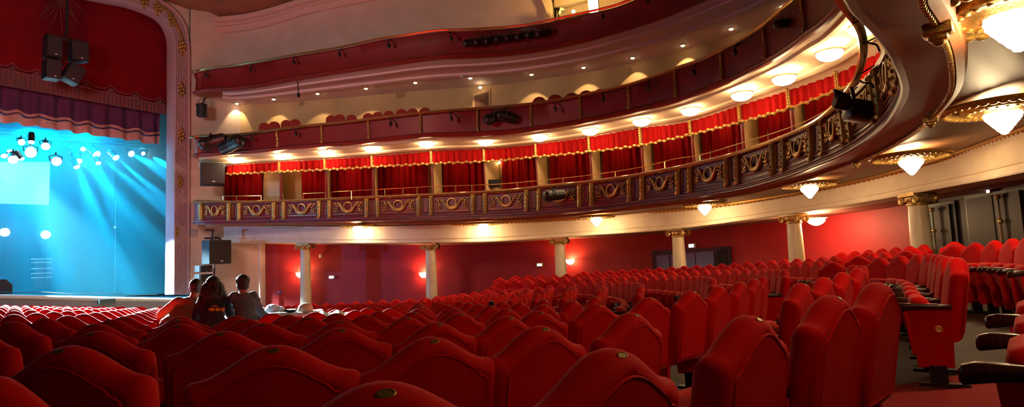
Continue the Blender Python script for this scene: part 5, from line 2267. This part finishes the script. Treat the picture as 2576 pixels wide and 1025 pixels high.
        for q in range(26):
            a = PI*(.96 + 1.08*q/25)
            p0 = head + V((.085*math.cos(a), .0 + .085*math.sin(a), .04))
            L = .36 + .05*math.sin(q*2.1)
            pts = []
            for j in range(7):
                t = j/6
                pts.append(p0 + V((math.cos(a)*(.075*math.sin(PI*.6*t)), math.sin(a)*.07*math.sin(PI*.6*t), -L*t)) + V((.012*math.sin(q*1.7 + j*1.2), .01*math.cos(q + j*1.5), 0)))
            hb.tube(pts, [.034, .038, .04, .04, .036, .028, .012], 6)
    o_ = hb.build('hair', hair_m, None, 80)
    o_.parent = root
    return root, H


yaw_p = .45
pa, HA = person(492, 703, 9.6, .26, dict(ls=-.02, rs=-.06, el=(-.46, .12, -.50), hl=(-.40, .40, -.56), er=(.26, .2, -.56), hr=(.18, .46, -.58)), 'short', jacket_m, 'person in an olive brown jacket leaning right over the desk, leftmost of three', yaw_p)
pb_, HB = person(536, 699, 9.4, .02, dict(ls=-.02, rs=-.02, el=(-.24, .1, -.58), hl=(-.2, .40, -.62), er=(.24, .1, -.58), hr=(.2, .42, -.62)), 'long', black_cloth, 'long-haired person in a black printed sweatshirt, middle of three', yaw_p, .8)
pc, HC = person(611, 694, 9.6, -.04, dict(ls=-.01, rs=-.02, el=(-.25, .16, -.46), hl=(-.14, .42, -.44), er=(.27, .04, -.60), hr=(.44, .26, -.66)), 'thick', teal_cloth, 'dark-haired person in a grey teal shirt, rightmost of three', yaw_p, .8)
# printed lettering on the back of the black sweatshirt: illegible yellow strokes
g = MB()
random.seed(5)
for row, (n_, z0, hh) in enumerate(((4, -.40, .014), (9, -.445, .05), (6, -.505, .022), (3, -.545, .018))):
    for q in range(n_):
        xx = -.055 + .024*q + (.04 if row in (0, 3) else 0)
        yy = -.305 - .01*row
        g.box((xx, yy, HB + z0 - q*.002), (.012 + .006*(q % 3), .012, hh*(.6 + .4*((q*7) % 3)/2)), Matrix.Rotation(.2*((q % 3) - 1), 3, 'Y'))
o = g.build('back_print', print_m)
o.parent = pb_
# the desk
dc = at(560, 790, 9.0)
dz = at(560, 789, 9.9).z
fl = floor_at(from_px(560, 10.0)).z
Rd = Matrix.Rotation(yaw_p, 3, 'Z')
dpos = V((at(560, 789, 10.35).x, 10.35, dz))
o = thing('mixing_desk', 'dark sound mixing desk before the three people', 'mixing desk', (dpos.x, dpos.y, fl))
b = MB()
b.rbox(dpos + V((0, 0, -.05)), (1.5, .6, .1), .02, Rd)
b.build('console', black, o)
for sx in (-1, 1):
    b = MB()
    q = dpos + Rd @ V((sx*.65, 0, 0))
    b.box((q.x, q.y, (fl + dz - .1)/2), (.06, .5, dz - .1 - fl), Rd)
    b.build('leg', black, o)
for q in range(12):
    b = MB()
    b.box(dpos + Rd @ V((-.6 + .11*q, -.05, .015)), (.03, .28, .02), Rd)
    b.build('fader_strip', white_plastic if q % 3 == 0 else grey_plate, o)
# white table beside them with clothes on it
tz = at(735, 785, 10.2).z
tpos = V((at(735, 785, 10.2).x, 10.2, tz))
fl2 = floor_at(from_px(735, 10.2)).z
o = thing('white_table', 'white covered table with clothes on it beside the grey teal shirt', 'table', (tpos.x, tpos.y, fl2))
Rt = Matrix.Rotation(.12, 3, 'Z')
b = MB()
b.rbox(tpos + V((0, 0, -.03)), (.86, .7, .05), .02, Rt)
b.build('tabletop', white_cloth, o)
for sx in (-1, 1):
    for sy in (-1, 1):
        b = MB()
        q = tpos + Rt @ V((sx*.36, sy*.28, 0))
        b.cyl((q.x, q.y, fl2), (q.x, q.y, tz - .05), .025, n=8)
        b.build('leg', grey_plate, o)


def crumple(c, rad, seed, m, name, label, cat):
    b = MB()
    b.ell(c, rad, 26, 16)
    out = []
    for v in b.v:
        d_ = v - c
        k_ = 1 + .28*pnoise(V((v.x*9 + seed, v.y*9, v.z*9))) + .14*pnoise(V((v.x*22, v.y*22 + seed, v.z*22)))
        w = c + d_*k_
        w.z = max(w.z, c.z - rad[2]*.92)
        out.append(w)
    b.v = out
    return tag(b.build(name, m, None, 80), label, cat)


T = lambda x, y, h: V((at(x, y, 10.15).x, 10.15, tz + h))
crumple(T(686, 770, .058), (.125, .12, .065), 3, white_cloth, 'white_garment', 'crumpled bright white garment at the left end of the white table', 'garment')
crumple(T(708, 770, .045), (.05, .06, .05), 7, white_cloth, 'white_cloth', 'small white folded cloth between the garment and the black cloth', 'cloth')
crumple(T(730, 780, .02), (.11, .1, .028), 5, black_soft, 'black_garment', 'flat black garment lying in the middle of the white table', 'garment')
cc = T(768, 775, 0)
b = MB()
b.lathe([(.12, .0), (.118, .04), (.105, .085), (.075, .115), (.03, .13), (1e-4, .132)], cc, 20, caps=False)
b.lathe([(.12, .0), (.15, .002), (.17, .0), (.15, -.0)], cc, 20, caps=False)
tag(b.build('pale_hat', cream_cloth), 'pale rounded hat on the right end of the white table', 'hat')
# white sheet spread over seat backs
b = MB()
rows = []
for j in range(7):
    row = []
    for i in range(17):
        x = 800 + 80*i/16
        Y = 9.2 - .5*j/6
        q = at(x, 788 + 4*(i/16) + 2*math.sin(i*.9), Y)
        row.append(V((q.x, q.y, at(840, 789, 9.0).z + .02*math.sin(i*.8) + .012*math.cos(j*1.7) - (.05 if i in (0, 16) else 0))))
    rows.append(row)
b.loft(rows + [[q - V((0, 0, .012)) for q in r] for r in reversed(rows)], cv=True)
tag(b.build('white_sheet', cream_cloth), 'pale sheet spread over seat backs right of the white table', 'sheet')
# small black device on a seat back
o = thing('small_camera', 'small black device standing on the far seats below the red wall', 'camera', at(1237, 772, 15))
q = at(1237, 764, 15)
b = MB()
b.rbox(q, (.11, .1, .1), .02)
b.cyl(q - V((0, 0, .05)), q - V((0, 0, .16)), .02, n=6)
b.build('case', black, o)
b = MB()
b.ell(q + V((.02, -.03, -.09)), (.03, .02, .02), 8, 5)
b.build('badge', brass, o)

# ------------------------------------------------------------------ rest of the room behind the camera
b = MB()
b.loft([[V((-24, 11, z)), V((-24, -4, z)), V((14, -4, z)), V((14, 6, z))] for z in (-3, 3.2)])
struct(b, 'wall_back', brown_door, 'dark wood rear wall behind the last rows')
b = MB()
b.loft([[V((-24, 11, z)), V((-24, -4, z)), V((16, -4, z)), V((16, 8, z))] for z in (3.2, 15)])
struct(b, 'wall_left', cream_pink, 'pale upper wall on the far side of the auditorium')
b = MB()
b.loft([[V((x, y, 15 - .004*(x*x + (y - 12)**2))) for x in range(-24, 19, 6)] for y in range(-4, 33, 6)])
struct(b, 'ceiling', brown_ceil, 'high brown ceiling over the auditorium')
# ------------------------------------------------------------------ light
ld = bpy.data.lights.new('wall_fill_spot', 'SPOT')  # unseen spot added to brighten stage wall and tiers, cone kept off near seats
ld.energy = 2000
ld.color = (1, .78, .72)
ld.spot_size = math.radians(125)
ld.spot_blend = .6
ld.shadow_soft_size = 1.0
lo = bpy.data.objects.new('wall_fill_spot', ld)
COL.objects.link(lo)
lo.location = (-11, 11, 6.8)
lo.rotation_euler = (V((-12, 26, 8.0)) - lo.location).to_track_quat('-Z', 'Y').to_euler()

wd = bpy.data.worlds.new('World')
scn.world = wd
wd.use_nodes = True
bg = wd.node_tree.nodes['Background']
bg.inputs['Color'].default_value = (1, .72, .55, 1)
bg.inputs['Strength'].default_value = .015

vs = scn.view_settings
scn.display_settings.display_device = 'sRGB'
vs.view_transform = 'Standard'
vs.look = 'None'
vs.gamma = 1
vs.use_curve_mapping = False
vs.exposure = 0.0
scn.cycles.use_denoising = True
scn.cycles.max_bounces = 7
scn.cycles.diffuse_bounces = 4
scn.cycles.glossy_bounces = 3
scn.cycles.volume_bounces = 1
scn.cycles.sample_clamp_indirect = 6
